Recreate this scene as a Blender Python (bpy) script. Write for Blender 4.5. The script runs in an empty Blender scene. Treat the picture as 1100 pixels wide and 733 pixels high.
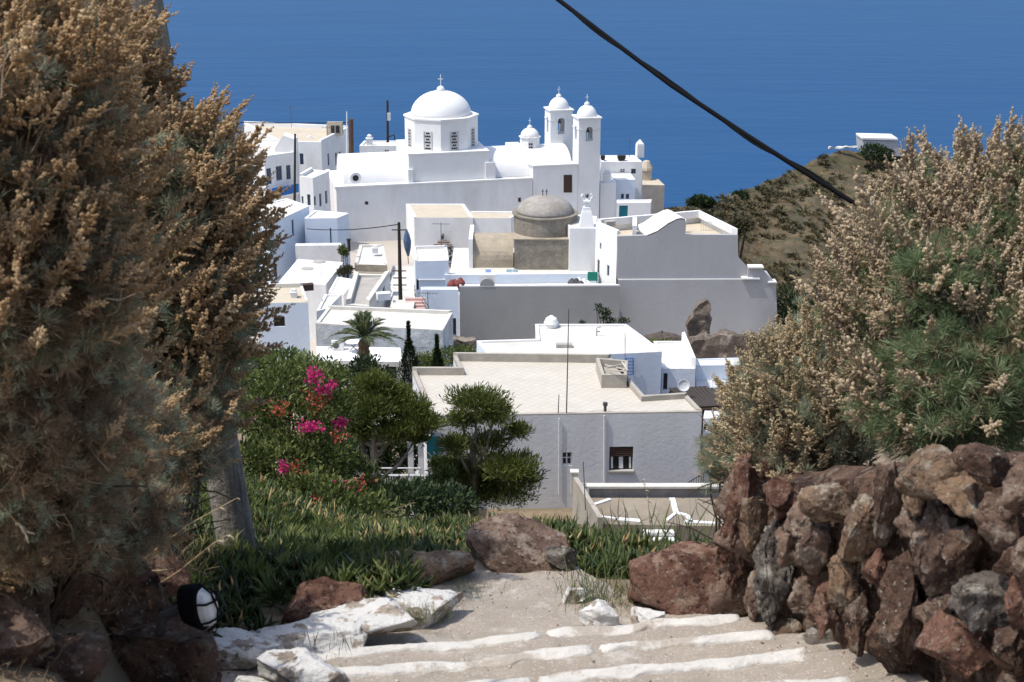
import bpy, bmesh, math, random
import numpy as np
from mathutils import Vector, noise
random.seed(7)
R = math.radians
C = bpy.context.scene.collection
S = bpy.context.scene

# ------------------------------------------------------------------ camera, sky, sun, exposure
F = 1500.0                       # focal length in photo pixels (photo is 1100 wide)
PITCH = math.atan((366.5 + 125) / F)
cam_d = bpy.data.cameras.new('camera')
cam = bpy.data.objects.new('camera', cam_d)
C.objects.link(cam)
cam_d.sensor_width = 36
cam_d.lens = 36 * F / 1100
cam_d.clip_start = 0.1
cam_d.clip_end = 60000
cam.location = (0, 0, 0)
cam.rotation_euler = (math.pi / 2 - PITCH, 0, 0)
cam_d.dof.use_dof = True
cam_d.dof.focus_distance = 60
cam_d.dof.aperture_fstop = 10.0
S.camera = cam
SUN_AZ, SUN_EL = R(-107), R(63)   # azimuth from +Y (away from the camera), negative = to the left
w = bpy.data.worlds.new('World')
S.world = w
w.use_nodes = True
nt = w.node_tree
sky = nt.nodes.new('ShaderNodeTexSky')
sky.sky_type = 'NISHITA'
sky.sun_disc = False
sky.sun_elevation = SUN_EL
sky.sun_rotation = SUN_AZ
sky.altitude = 200
sky.air_density = 1.0
sky.dust_density = 2.5
bg = nt.nodes['Background']
bg.inputs['Strength'].default_value = 0.15
nt.links.new(sky.outputs[0], bg.inputs['Color'])
sl = bpy.data.lights.new('sun', 'SUN')
sl.energy = 2.5
sl.angle = R(0.5)
sl.color = (1.0, 0.95, 0.87)
sun = bpy.data.objects.new('sun', sl)
C.objects.link(sun)
SUN = Vector((math.sin(SUN_AZ) * math.cos(SUN_EL), math.cos(SUN_AZ) * math.cos(SUN_EL), math.sin(SUN_EL)))
sun.rotation_euler = (-SUN).to_track_quat('-Z', 'Y').to_euler()
sun.location = (-20, 60, 80)
S.view_settings.view_transform = 'Standard'
S.view_settings.look = 'None'
S.view_settings.exposure = 0.7
S.view_settings.gamma = 1
S.view_settings.use_curve_mapping = False

# ------------------------------------------------------------------ placing by eye: photo pixel -> world
SP, CP = math.sin(PITCH), math.cos(PITCH)


def ray(px, py):
    u, v = (px - 550) / F, (366.5 - py) / F
    return Vector((u, CP + v * SP, -SP + v * CP))


def at(px, py, Y):
    d = ray(px, py)
    return d * (Y / d.y)


def onz(px, py, z):
    d = ray(px, py)
    return d * (z / d.z)


def onwall(px, py, a, b):
    """where the ray meets the vertical plane through 2D points a, b"""
    n = Vector((b[1] - a[1], -(b[0] - a[0])))
    d = ray(px, py)
    k = (n.x * a[0] + n.y * a[1]) / (n.x * d.x + n.y * d.y)
    return d * k


def proj(p):
    """world -> photo pixel (arrays)"""
    p = np.asarray(p, float)
    dep = p[..., 1] * CP - p[..., 2] * SP
    up = p[..., 1] * SP + p[..., 2] * CP
    return 550 + F * p[..., 0] / dep, 366.5 - F * up / dep


def pxm(p):
    """photo pixels per metre at p"""
    return F / (p.y * CP - p.z * SP)


def lerp(a, b, t):
    return a + (b - a) * t


def sstep(a, b, x):
    t = min(1, max(0, (x - a) / (b - a)))
    return t * t * (3 - 2 * t)


# ------------------------------------------------------------------ materials
MATS = {}


def mat(name, col, rough=0.9, var=0.12, scale=2.0, bump=0.0, bscale=8.0, col2=None, thr=(0.45, 0.65), spec=0.3, detail=6,
        stretch=None, col3=None, thr3=(0.6, 0.7), scale3=None, metal=0.0):
    if name in MATS:
        return MATS[name]
    m = bpy.data.materials.new(name)
    m.use_nodes = True
    n, l = m.node_tree.nodes, m.node_tree.links
    b = n['Principled BSDF']
    b.inputs['Roughness'].default_value = rough
    b.inputs['Specular IOR Level'].default_value = spec
    b.inputs['Metallic'].default_value = metal
    tc = n.new('ShaderNodeTexCoord')
    src = tc.outputs['Object']
    if stretch:
        mp = n.new('ShaderNodeMapping')
        mp.inputs['Scale'].default_value = stretch
        l.new(src, mp.inputs['Vector'])
        src = mp.outputs[0]
    nz = n.new('ShaderNodeTexNoise')
    nz.inputs['Scale'].default_value = scale
    nz.inputs['Detail'].default_value = detail
    nz.inputs['Roughness'].default_value = 0.6
    l.new(src, nz.inputs['Vector'])
    c = Vector(col)
    rp = n.new('ShaderNodeValToRGB')
    rp.color_ramp.elements[0].position = 0.3
    rp.color_ramp.elements[1].position = 0.7
    rp.color_ramp.elements[0].color = (*(c * (1 - var)), 1)
    rp.color_ramp.elements[1].color = (*(c * (1 + var * .6)), 1)
    l.new(nz.outputs['Fac'], rp.inputs[0])
    out = rp.outputs[0]
    for k, (cc, th, sc) in enumerate(((col2, thr, scale * 0.37), (col3, thr3, scale3 or scale * 2.3))):
        if cc is None:
            continue
        n2 = n.new('ShaderNodeTexNoise')
        n2.inputs['Scale'].default_value = sc
        n2.inputs['Detail'].default_value = 8
        n2.inputs['Roughness'].default_value = 0.65
        l.new(src, n2.inputs['Vector'])
        r2 = n.new('ShaderNodeMapRange')
        r2.inputs[1].default_value = th[0]
        r2.inputs[2].default_value = th[1]
        l.new(n2.outputs['Fac'], r2.inputs[0])
        mx = n.new('ShaderNodeMix')
        mx.data_type = 'RGBA'
        l.new(r2.outputs[0], mx.inputs[0])
        l.new(out, mx.inputs[6])
        mx.inputs[7].default_value = (*cc, 1)
        out = mx.outputs[2]
    l.new(out, b.inputs['Base Color'])
    if bump:
        n3 = n.new('ShaderNodeTexNoise')
        n3.inputs['Scale'].default_value = bscale
        n3.inputs['Detail'].default_value = 8
        n3.inputs['Roughness'].default_value = 0.65
        l.new(tc.outputs['Object'], n3.inputs['Vector'])
        bp = n.new('ShaderNodeBump')
        bp.inputs['Strength'].default_value = 1.0
        bp.inputs['Distance'].default_value = bump
        l.new(n3.outputs['Fac'], bp.inputs['Height'])
        l.new(bp.outputs[0], b.inputs['Normal'])
    MATS[name] = m
    return m


def leafmat(name, cols, trans=0.35, rough=0.6):
    """leaf colour picked leaf by leaf from the 'rnd' attribute"""
    m = bpy.data.materials.new(name)
    m.use_nodes = True
    n, l = m.node_tree.nodes, m.node_tree.links
    b = n['Principled BSDF']
    b.inputs['Roughness'].default_value = rough
    b.inputs['Specular IOR Level'].default_value = 0.25
    a = n.new('ShaderNodeAttribute')
    a.attribute_name = 'rnd'
    rp = n.new('ShaderNodeValToRGB')
    e = rp.color_ramp.elements
    while len(e) < len(cols):
        e.new(0.5)
    for i, c in enumerate(cols):
        e[i].position = i / (len(cols) - 1)
        e[i].color = (*c, 1)
    l.new(a.outputs['Fac'], rp.inputs[0])
    l.new(rp.outputs[0], b.inputs['Base Color'])
    if trans > 0:
        t = n.new('ShaderNodeBsdfTranslucent')
        l.new(rp.outputs[0], t.inputs['Color'])
        mx = n.new('ShaderNodeMixShader')
        mx.inputs[0].default_value = trans
        l.new(b.outputs[0], mx.inputs[1])
        l.new(t.outputs[0], mx.inputs[2])
        l.new(mx.outputs[0], n['Material Output'].inputs['Surface'])
    return m


WHITE = mat('whitewash', (0.74, 0.74, 0.73), 0.9, 0.08, 0.9, 0.02, 3.0, col2=(0.60, 0.58, 0.54), thr=(0.50, 0.74), stretch=(1, 1, .35))
WHITE_CLEAN = mat('fresh whitewash', (0.72, 0.72, 0.71), 0.9, 0.05, 0.8, 0.015, 2.0)
SHADEBLUE_WHITE = mat('limewash with blue shade tint', (0.62, 0.69, 0.78), 0.9, 0.06, 0.7, 0.02, 3.0, col2=(0.55, 0.60, 0.66), thr=(0.55, 0.8), stretch=(1, 1, .3))  # white walls with the blue cast of shade put into the colour
ROOFWHITE = mat('roof limewash', (0.58, 0.56, 0.51), 0.9, 0.14, 0.8, 0.02, 4.0, col2=(0.46, 0.43, 0.375), thr=(0.52, 0.72))
CREAM = mat('cream roof screed', (0.48, 0.42, 0.325), 0.9, 0.08, 0.9, 0.02, 4.0, col2=(0.45, 0.38, 0.28), thr=(0.55, 0.75))
GREYHOUSE = mat('pale grey render', (0.62, 0.63, 0.65), 0.9, 0.08, 0.6, 0.02, 4.0, col2=(0.52, 0.52, 0.53), thr=(0.5, 0.75), stretch=(1, 1, .25))
GREYWALL = mat('bare cement render', (0.27, 0.275, 0.27), 0.9, 0.14, 0.35, 0.02, 4.0, col2=(0.33, 0.32, 0.30), thr=(0.5, 0.75), stretch=(1, 1, .5))
GREYBIG = mat('grey cement render', (0.36, 0.363, 0.375), 0.9, 0.09, 0.3, 0.02, 4.0, col2=(0.27, 0.27, 0.275), thr=(0.5, 0.75), stretch=(1, 1, .5))
STONEPLASTER = mat('worn grey plaster over stone', (0.50, 0.53, 0.55), 0.9, 0.22, 1.2, 0.08, 2.5, col2=(0.36, 0.37, 0.37), thr=(0.5, 0.7))
OLDSTONE = mat('old chapel stone', (0.24, 0.215, 0.175), 0.95, 0.28, 1.6, 0.10, 2.5, col2=(0.15, 0.135, 0.11), thr=(0.5, 0.72), col3=(0.33, 0.30, 0.25), thr3=(0.58, 0.7))
OLDROOF = mat('old chapel roof mortar', (0.36, 0.31, 0.235), 0.95, 0.2, 1.3, 0.08, 2.5, col2=(0.25, 0.215, 0.16), thr=(0.5, 0.75))
RUBBLE = mat('dark rubble', (0.10, 0.08, 0.065), 0.95, 0.5, 1.8, 0.25, 2.0, col2=(0.26, 0.22, 0.18), thr=(0.58, 0.7))
GREYROOF = mat('weathered grey roof', (0.36, 0.34, 0.31), 0.95, 0.15, 1.0, 0.03, 4)
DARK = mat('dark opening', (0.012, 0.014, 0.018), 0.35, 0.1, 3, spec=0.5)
GLASS = mat('window glass', (0.03, 0.04, 0.055), 0.12, 0.2, 2, spec=0.6)
BLUEPAINT = mat('blue paint', (0.02, 0.13, 0.42), 0.6, 0.15, 2)
SLATEPAINT = mat('slate blue shutters', (0.07, 0.12, 0.20), 0.6, 0.15, 3)
TEAL = mat('teal door paint', (0.01, 0.17, 0.22), 0.5, 0.12, 3)
BROWNWOOD = mat('dark brown wood', (0.06, 0.035, 0.022), 0.7, 0.3, 6, stretch=(6, 6, .6))
POLEWOOD = mat('weathered pole wood', (0.27, 0.24, 0.195), 0.9, 0.4, 9, 0.03, 26, stretch=(7, 7, .35), col2=(0.11, 0.10, 0.09), thr=(0.5, 0.66))
DARKPOLE = mat('tarred pole wood', (0.035, 0.028, 0.022), 0.8, 0.3, 6)
METAL = mat('dark steel', (0.10, 0.10, 0.10), 0.5, 0.15, 5, metal=0.3)
PALEMETAL = mat('pale metal', (0.55, 0.56, 0.57), 0.5, 0.1, 5)
CONCRETE = mat('concrete', (0.38, 0.35, 0.30), 0.95, 0.15, 1.5, 0.02, 8, col2=(0.25, 0.225, 0.19), thr=(0.5, 0.75))
PLASTICBLACK = mat('black rubber', (0.006, 0.006, 0.007), 0.8, 0.2, 8, spec=0.1)


def rockmat(name, base, dark, lichen, pale=(.45, .42, .36), cover=.0):
    """volcanic stone: pitted, blotched, with lichen flecks; cover > 0 leaves old limewash on it"""
    m = bpy.data.materials.new(name)
    m.use_nodes = True
    n, l = m.node_tree.nodes, m.node_tree.links
    b = n['Principled BSDF']
    b.inputs['Roughness'].default_value = .95
    b.inputs['Specular IOR Level'].default_value = .15
    tc = n.new('ShaderNodeTexCoord')
    oi = n.new('ShaderNodeObjectInfo')
    va = n.new('ShaderNodeVectorMath')
    va.operation = 'MULTIPLY_ADD'
    va.inputs[1].default_value = (1, 1, 1)
    sc = n.new('ShaderNodeVectorMath')
    sc.operation = 'SCALE'
    sc.inputs[0].default_value = (37, 61, 83)
    l.new(oi.outputs['Random'], sc.inputs[3])
    l.new(tc.outputs['Object'], va.inputs[0])
    l.new(sc.outputs[0], va.inputs[2])

    def nz(s, d=8, r=.65):
        k = n.new('ShaderNodeTexNoise')
        k.inputs['Scale'].default_value = s
        k.inputs['Detail'].default_value = d
        k.inputs['Roughness'].default_value = r
        l.new(va.outputs[0], k.inputs['Vector'])
        return k.outputs['Fac']

    def mix(f, a_, c_, lo, hi):
        r_ = n.new('ShaderNodeMapRange')
        r_.inputs[1].default_value, r_.inputs[2].default_value = lo, hi
        l.new(f, r_.inputs[0])
        x = n.new('ShaderNodeMix')
        x.data_type = 'RGBA'
        l.new(r_.outputs[0], x.inputs[0])
        if hasattr(a_, 'links'):
            l.new(a_, x.inputs[6])
        else:
            x.inputs[6].default_value = (*a_, 1)
        x.inputs[7].default_value = (*c_, 1)
        return x.outputs[2]
    c = mix(nz(5), base, dark, .44, .62)
    c = mix(nz(26), c, [v * .45 for v in dark], .52, .66)
    c = mix(nz(11), c, lichen, .53, .62)
    c = mix(nz(45), c, pale, .60, .68)
    if cover:
        c = mix(nz(7), c, (.72, .71, .68), .62 - cover, .66 - cover)
    l.new(c, b.inputs['Base Color'])
    h1_, h2_, h3_ = nz(9), nz(38, 10, .75), nz(110, 4, .7)
    ad = n.new('ShaderNodeMath')
    ad.operation = 'MULTIPLY_ADD'
    ad.inputs[1].default_value = .45
    l.new(h2_, ad.inputs[0])
    l.new(h1_, ad.inputs[2])
    ad2 = n.new('ShaderNodeMath')
    ad2.operation = 'MULTIPLY_ADD'
    ad2.inputs[1].default_value = .16
    l.new(h3_, ad2.inputs[0])
    l.new(ad.outputs[0], ad2.inputs[2])
    bp = n.new('ShaderNodeBump')
    bp.inputs['Strength'].default_value = 1
    bp.inputs['Distance'].default_value = .06 if not cover else .035
    l.new(ad2.outputs[0], bp.inputs['Height'])
    l.new(bp.outputs[0], b.inputs['Normal'])
    return m


def tileroof():
    m = mat('pale tiled roof', (0.50, 0.47, 0.41), 0.9, 0.06, 0.8)
    n, l = m.node_tree.nodes, m.node_tree.links
    b = n['Principled BSDF']
    tc = n.new('ShaderNodeTexCoord')
    mp = n.new('ShaderNodeMapping')
    mp.inputs['Rotation'].default_value = (0, 0, R(40))
    l.new(tc.outputs['Object'], mp.inputs['Vector'])
    br = n.new('ShaderNodeTexBrick')
    br.inputs['Scale'].default_value = 1.0
    br.offset = 0.0
    br.inputs['Brick Width'].default_value = 0.42
    br.inputs['Row Height'].default_value = 0.42
    br.inputs['Mortar Size'].default_value = 0.03
    br.inputs['Color1'].default_value = (1, 1, 1, 1)
    br.inputs['Color2'].default_value = (0.95, 0.94, 0.93, 1)
    br.inputs['Mortar'].default_value = (0.88, 0.86, 0.83, 1)
    l.new(mp.outputs[0], br.inputs['Vector'])
    mx = n.new('ShaderNodeMix')
    mx.data_type = 'RGBA'
    mx.blend_type = 'MULTIPLY'
    mx.inputs[0].default_value = 1
    prev = b.inputs['Base Color'].links[0].from_socket
    l.new(prev, mx.inputs[6])
    l.new(br.outputs['Color'], mx.inputs[7])
    l.new(mx.outputs[2], b.inputs['Base Color'])
    return m


TILEROOF = tileroof()


# ------------------------------------------------------------------ mesh helpers
class MB:
    """collects faces, then links them as ONE mesh object"""

    def __init__(s):
        s.v, s.f, s.m = [], [], []

    def face(s, pts, mi=0):
        k = len(s.v)
        s.v += [tuple(p) for p in pts]
        s.f.append(list(range(k, k + len(pts))))
        s.m.append(mi)

    def poly(s, verts, faces, mi=0):
        k = len(s.v)
        s.v += [tuple(p) for p in verts]
        for f in faces:
            s.f.append([k + i for i in f])
            s.m.append(mi)

    def prism(s, pts, z0, z1, mi=0, bottom=True, top=True):
        n = len(pts)
        vs = [(p[0], p[1], z0) for p in pts] + [(p[0], p[1], z1) for p in pts]
        fs = [[i, (i + 1) % n, n + (i + 1) % n, n + i] for i in range(n)]
        if bottom:
            fs.append(list(range(n - 1, -1, -1)))
        if top:
            fs.append(list(range(n, 2 * n)))
        s.poly(vs, fs, mi)

    def box(s, c, h, yaw=0, mi=0):
        ca, sa = math.cos(yaw), math.sin(yaw)
        pts = [(c[0] + x * ca - y * sa, c[1] + x * sa + y * ca) for x, y in ((-h[0], -h[1]), (h[0], -h[1]), (h[0], h[1]), (-h[0], h[1]))]
        s.prism(pts, c[2] - h[2], c[2] + h[2], mi)

    def tube(s, pts, rad, sides=6, mi=0, caps=True):
        pts = [Vector(p) for p in pts]
        n = len(pts)
        rad = [rad] * n if not hasattr(rad, '__len__') else rad
        k = len(s.v)
        for i, p in enumerate(pts):
            t = (pts[min(i + 1, n - 1)] - pts[max(i - 1, 0)]).normalized()
            a = t.orthogonal().normalized() if i == 0 else (a - t * a.dot(t)).normalized()
            b = t.cross(a)
            for j in range(sides):
                an = 2 * math.pi * j / sides
                s.v.append(tuple(p + (a * math.cos(an) + b * math.sin(an)) * rad[i]))
        for i in range(n - 1):
            for j in range(sides):
                j2 = (j + 1) % sides
                s.f.append([k + i * sides + j, k + i * sides + j2, k + (i + 1) * sides + j2, k + (i + 1) * sides + j])
                s.m.append(mi)
        if caps:
            s.f.append([k + j for j in range(sides - 1, -1, -1)])
            s.f.append([k + (n - 1) * sides + j for j in range(sides)])
            s.m += [mi, mi]

    def lathe(s, c, prof, sides=24, mi=0, a0=0.0):
        """prof: list of (radius, z)"""
        k = len(s.v)
        for r, z in prof:
            for j in range(sides):
                an = a0 + 2 * math.pi * j / sides
                s.v.append((c[0] + r * math.cos(an), c[1] + r * math.sin(an), z))
        n = len(prof)
        for i in range(n - 1):
            for j in range(sides):
                j2 = (j + 1) % sides
                s.f.append([k + i * sides + j, k + i * sides + j2, k + (i + 1) * sides + j2, k + (i + 1) * sides + j])
                s.m.append(mi)
        s.f.append([k + j for j in range(sides - 1, -1, -1)])
        s.f.append([k + (n - 1) * sides + j for j in range(sides)])
        s.m += [mi, mi]

    def build(s, name, mats, parent=None, smooth=False, bevel=0):
        me = bpy.data.meshes.new(name)
        off = Vector((0, 0, 0))
        p = parent
        while p is not None:
            off = off + p.location
            p = p.parent
        me.from_pydata([(v[0] - off.x, v[1] - off.y, v[2] - off.z) for v in s.v], [], s.f)
        if not isinstance(mats, (list, tuple)):
            mats = [mats]
        for m in mats:
            me.materials.append(m)
        me.polygons.foreach_set('material_index', s.m)
        if smooth:
            me.polygons.foreach_set('use_smooth', [True] * len(s.f))
        me.update()
        o = bpy.data.objects.new(name, me)
        C.objects.link(o)
        o.parent = parent
        if smooth == 'auto':
            for e in me.edges:
                pass
        if bevel:
            bm = bmesh.new()
            bm.from_mesh(me)
            bmesh.ops.remove_doubles(bm, verts=bm.verts, dist=0.001)
            bm.to_mesh(me)
            bm.free()
            b = o.modifiers.new('bevel', 'BEVEL')
            b.width = bevel
            b.segments = 2
            b.limit_method = 'ANGLE'
        return o


def mesh_np(name, verts, faces, rnd, m, parent=None, smooth=False):
    """verts (N,3), faces: list of (M,k) index arrays; rnd per vertex"""
    off = Vector((0, 0, 0))
    p = parent
    while p is not None:
        off = off + p.location
        p = p.parent
    verts = np.asarray(verts, np.float32) - np.array(off, np.float32)
    me = bpy.data.meshes.new(name)
    me.vertices.add(len(verts))
    me.vertices.foreach_set('co', verts.ravel())
    nl = sum(f.size for f in faces)
    npoly = sum(len(f) for f in faces)
    me.loops.add(nl)
    me.polygons.add(npoly)
    me.loops.foreach_set('vertex_index', np.concatenate([f.ravel() for f in faces]).astype(np.int32))
    tot = np.concatenate([np.full(len(f), f.shape[1]) for f in faces])
    st = np.concatenate([[0], np.cumsum(tot)[:-1]]).astype(np.int32)
    me.polygons.foreach_set('loop_start', st)
    if smooth:
        me.polygons.foreach_set('use_smooth', np.ones(npoly, bool))
    at_ = me.attributes.new('rnd', 'FLOAT', 'POINT')
    at_.data.foreach_set('value', np.asarray(rnd, np.float32))
    me.materials.append(m)
    me.update(calc_edges=True)
    me.validate()
    o = bpy.data.objects.new(name, me)
    C.objects.link(o)
    o.parent = parent
    return o


def thing(name, label, cat, loc=(0, 0, 0), group=None):
    o = bpy.data.objects.new(name, None)
    o.empty_display_size = 0.2
    C.objects.link(o)
    o.location = loc
    tag(o, label, cat, group)
    return o


def tag(o, label, cat, group=None):
    o['label'] = label
    o['category'] = cat
    if group:
        o['group'] = group
    return o


def structure(o):
    o['kind'] = 'structure'
    return o


def ccw(p):
    return sum(p[i][0] * p[(i + 1) % len(p)][1] - p[(i + 1) % len(p)][0] * p[i][1] for i in range(len(p))) > 0


def inset(p, w):
    n = len(p)
    out = []
    for i in range(n):
        a, b, c = Vector(p[i - 1]), Vector(p[i]), Vector(p[(i + 1) % n])
        d1, d2 = (b - a).normalized(), (c - b).normalized()
        n1, n2 = Vector((-d1.y, d1.x)), Vector((-d2.y, d2.x))
        k = 1 + n1.dot(n2)
        out.append(b + (n1 + n2) * (w / max(k, .35)))
    return out


def panel(mb, a, b, z0, z1, ops, reveal=0.16, mi=0):
    """a vertical wall face from a to b (outward normal to the right of a->b) with real recessed openings"""
    a, b = Vector(a), Vector(b)
    L = (b - a).length
    d = (b - a) / L
    inn = Vector((-d.y, d.x))
    us = sorted({0.0, L} | {o[0] for o in ops} | {o[1] for o in ops})
    zs = sorted({z0, z1} | {o[2] for o in ops} | {o[3] for o in ops})

    def P(u, z, dep=0):
        q = a + d * u + inn * dep
        return (q.x, q.y, z)
    for i in range(len(us) - 1):
        for j in range(len(zs) - 1):
            uc, zc = (us[i] + us[i + 1]) / 2, (zs[j] + zs[j + 1]) / 2
            if any(o[0] < uc < o[1] and o[2] < zc < o[3] for o in ops):
                continue
            mb.face([P(us[i], zs[j]), P(us[i + 1], zs[j]), P(us[i + 1], zs[j + 1]), P(us[i], zs[j + 1])], mi)
    for u0, u1, w0, w1 in [o[:4] for o in ops]:
        r = reveal
        mb.face([P(u0, w0), P(u1, w0), P(u1, w0, r), P(u0, w0, r)], mi)
        mb.face([P(u0, w1, r), P(u1, w1, r), P(u1, w1), P(u0, w1)], mi)
        mb.face([P(u0, w0), P(u0, w0, r), P(u0, w1, r), P(u0, w1)], mi)
        mb.face([P(u1, w0, r), P(u1, w0), P(u1, w1), P(u1, w1, r)], mi)
    return P


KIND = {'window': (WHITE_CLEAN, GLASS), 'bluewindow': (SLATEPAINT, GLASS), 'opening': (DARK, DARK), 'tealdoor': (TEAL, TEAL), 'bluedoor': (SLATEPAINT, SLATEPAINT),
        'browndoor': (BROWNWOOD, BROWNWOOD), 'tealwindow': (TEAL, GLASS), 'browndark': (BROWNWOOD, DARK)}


def fit_opening(P, u0, u1, w0, w1, kind, parent, reveal=0.16):
    fm, pm = KIND[kind]
    mb = MB()
    mb.face([P(u0, w0, reveal), P(u1, w0, reveal), P(u1, w1, reveal), P(u0, w1, reveal)], 1)
    fw = min(0.07, (u1 - u0) * .12)
    dd = reveal - 0.05

    def bar(a0, a1, b0, b1):
        c = [P(a0, 0, dd), P(a1, 0, dd), P(a1, 0, reveal - .003), P(a0, 0, reveal - .003)]
        mb.prism([(q[0], q[1]) for q in c], b0, b1, 0)
    if kind not in ('opening',):
        e = .004
        bar(u0 + e, u0 + fw, w0 + e, w1 - e)
        bar(u1 - fw, u1 - e, w0 + e, w1 - e)
        bar(u0 + fw + e, u1 - fw - e, w1 - fw, w1 - e)
        bar(u0 + fw + e, u1 - fw - e, w0 + e, w0 + fw)
        um = (u0 + u1) / 2
        bar(um - fw / 2, um + fw / 2, w0 + fw + e, w1 - fw - e)
        if 'door' not in kind:
            wm = lerp(w0, w1, .55)
            bar(u0 + fw + e, um - fw / 2 - e, wm - fw / 3, wm + fw / 3)
            bar(um + fw / 2 + e, u1 - fw - e, wm - fw / 3, wm + fw / 3)
    nm = 'door' if 'door' in kind else ('opening' if kind == 'opening' else 'window')
    return mb.build(nm, [fm, pm], parent)


def house(name, label, cat, px, Y, base, wall=None, roof=None, par=0.2, pw=0.25, ops=(), depth=None, group=None, coping=None, z=None):
    """flat-roofed block: px = roof outline in the photo (front-left, front-right, ... back-left), Y = distance of the first corner"""
    wall, roof = wall or WHITE, roof or ROOFWHITE
    zt = at(*px[0], Y).z if z is None else z
    pts = [onz(x, y, zt) for x, y in px]
    pts = [Vector((p.x, p.y)) for p in pts]
    if depth:
        d = (pts[1] - pts[0]).normalized()
        nb = Vector((-d.y, d.x)) * depth
        pts = [pts[0], pts[1], pts[1] + nb, pts[0] + nb]
    if not ccw(pts):
        print('NOT CCW', label)
    n = len(pts)
    ctr = sum(pts, Vector((0, 0))) / n
    root = thing(name, label, cat, (ctr.x, ctr.y, base), group)
    mb = MB()
    fits = []
    for i in range(n):
        a, b = pts[i], pts[(i + 1) % n]
        L = (b - a).length
        d = (b - a) / L
        oo = []
        for o in ops:
            if o[0] != i:
                continue
            _, x0, y0, x1, y1, kind = o[:6]
            ym, xm = (y0 + y1) / 2, (x0 + x1) / 2
            us = [(Vector(onwall(x, ym, a, b)[:2]) - a).dot(d) for x in (x0, x1)]
            ws = [onwall(xm, y, a, b).z for y in (y1, y0)]
            u0, u1 = max(.05, us[0]), min(L - .05, us[1])
            w0, w1 = max(base + .02, ws[0]), min(zt - .08, ws[1])
            if u1 - u0 > .1 and w1 - w0 > .1:
                oo.append((u0, u1, w0, w1, kind))
        P = panel(mb, a, b, base, zt, oo)
        fits += [(P, *o) for o in oo]
    mb.build('wall', wall, root)
    for f in fits:
        fit_opening(*f, root)
    rb = MB()
    rb.face([(p.x, p.y, zt) for p in pts], 0)
    pars = par if hasattr(par, '__len__') else [par] * n
    q = inset(pts, pw)
    for i in range(n):
        h = pars[i]
        if h <= 0:
            continue
        j = (i + 1) % n
        vs = [pts[i], pts[j], q[j], q[i]]
        z0, z1 = zt, zt + h
        v = [(p.x, p.y, z0) for p in vs] + [(p.x, p.y, z1) for p in vs]
        fs = [[0, 1, 5, 4], [2, 3, 7, 6], [4, 5, 6, 7]]
        if pars[i - 1] != h:
            fs.append([3, 0, 4, 7])
        if pars[j] != h:
            fs.append([1, 2, 6, 5])
        rb.poly(v, fs, 1)
    rb.build('roof', [roof, coping or wall], root)
    return root, pts, zt


def facade(name, prof, Y, depth, m, parent, yaw=0, mi=None):
    """outline given in photo pixels on the vertical plane at distance Y (through its first point), extruded backwards"""
    p0 = at(*prof[0], Y)
    b = (p0.x + math.cos(yaw), p0.y + math.sin(yaw))
    pts = [onwall(x, y, (p0.x, p0.y), b) for x, y in prof]
    back = Vector((-math.sin(yaw), math.cos(yaw), 0)) * depth
    mb = MB()
    n = len(pts)
    vs = pts + [p + back for p in pts]
    mb.poly(vs, [list(range(n)), list(range(2 * n - 1, n - 1, -1))] + [[(i + 1) % n, i, n + i, n + (i + 1) % n] for i in range(n)])
    return mb.build(name, m, parent)


# ------------------------------------------------------------------ the ground
PYAW = R(10.4)
PL = Vector((math.cos(PYAW), math.sin(PYAW)))      # across the steps
PT = Vector((-math.sin(PYAW), math.cos(PYAW)))     # down the steps
PO = Vector((0.0, 5.4))
NOSE = [(0.39, -3.36), (-0.04, -3.20), (-0.43, -3.08), (-0.86, -2.94), (-1.30, -2.80), (-1.75, -2.66)]


def path_bounds(t):
    lt = np.interp(t, [-4, .45, .8, 1.1, 1.9], [-1.3, -1.28, -.75, -.15, -.05])
    rt = np.interp(t, [-4, .55, .75, 1.0, 1.9], [1.42, 1.30, .85, .70, .50])
    return float(lt), float(rt)


def path_z(t):
    if t > NOSE[0][0]:
        return -3.45 - .19 * (t - NOSE[0][0])
    for (ta, za), (tb, zb) in zip(NOSE[:-1], NOSE[1:]):
        if t > tb:
            return lerp(zb - .09, za - .012, (t - tb) / (ta - tb))
    return NOSE[-1][1] + (NOSE[-1][0] - t) * .3


YP = [-30, 0, 7, 9, 14, 18, 24, 40, 60, 69, 85, 110, 150, 166, 190, 240, 330, 520, 900]
ZP = [7, -1.6, -3.7, -4.6, -7.15, -9.8, -13.5, -24, -31.2, -32.2, -34.5, -36.2, -37.2, -38.5, -52, -86, -140, -235, -260]


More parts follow.
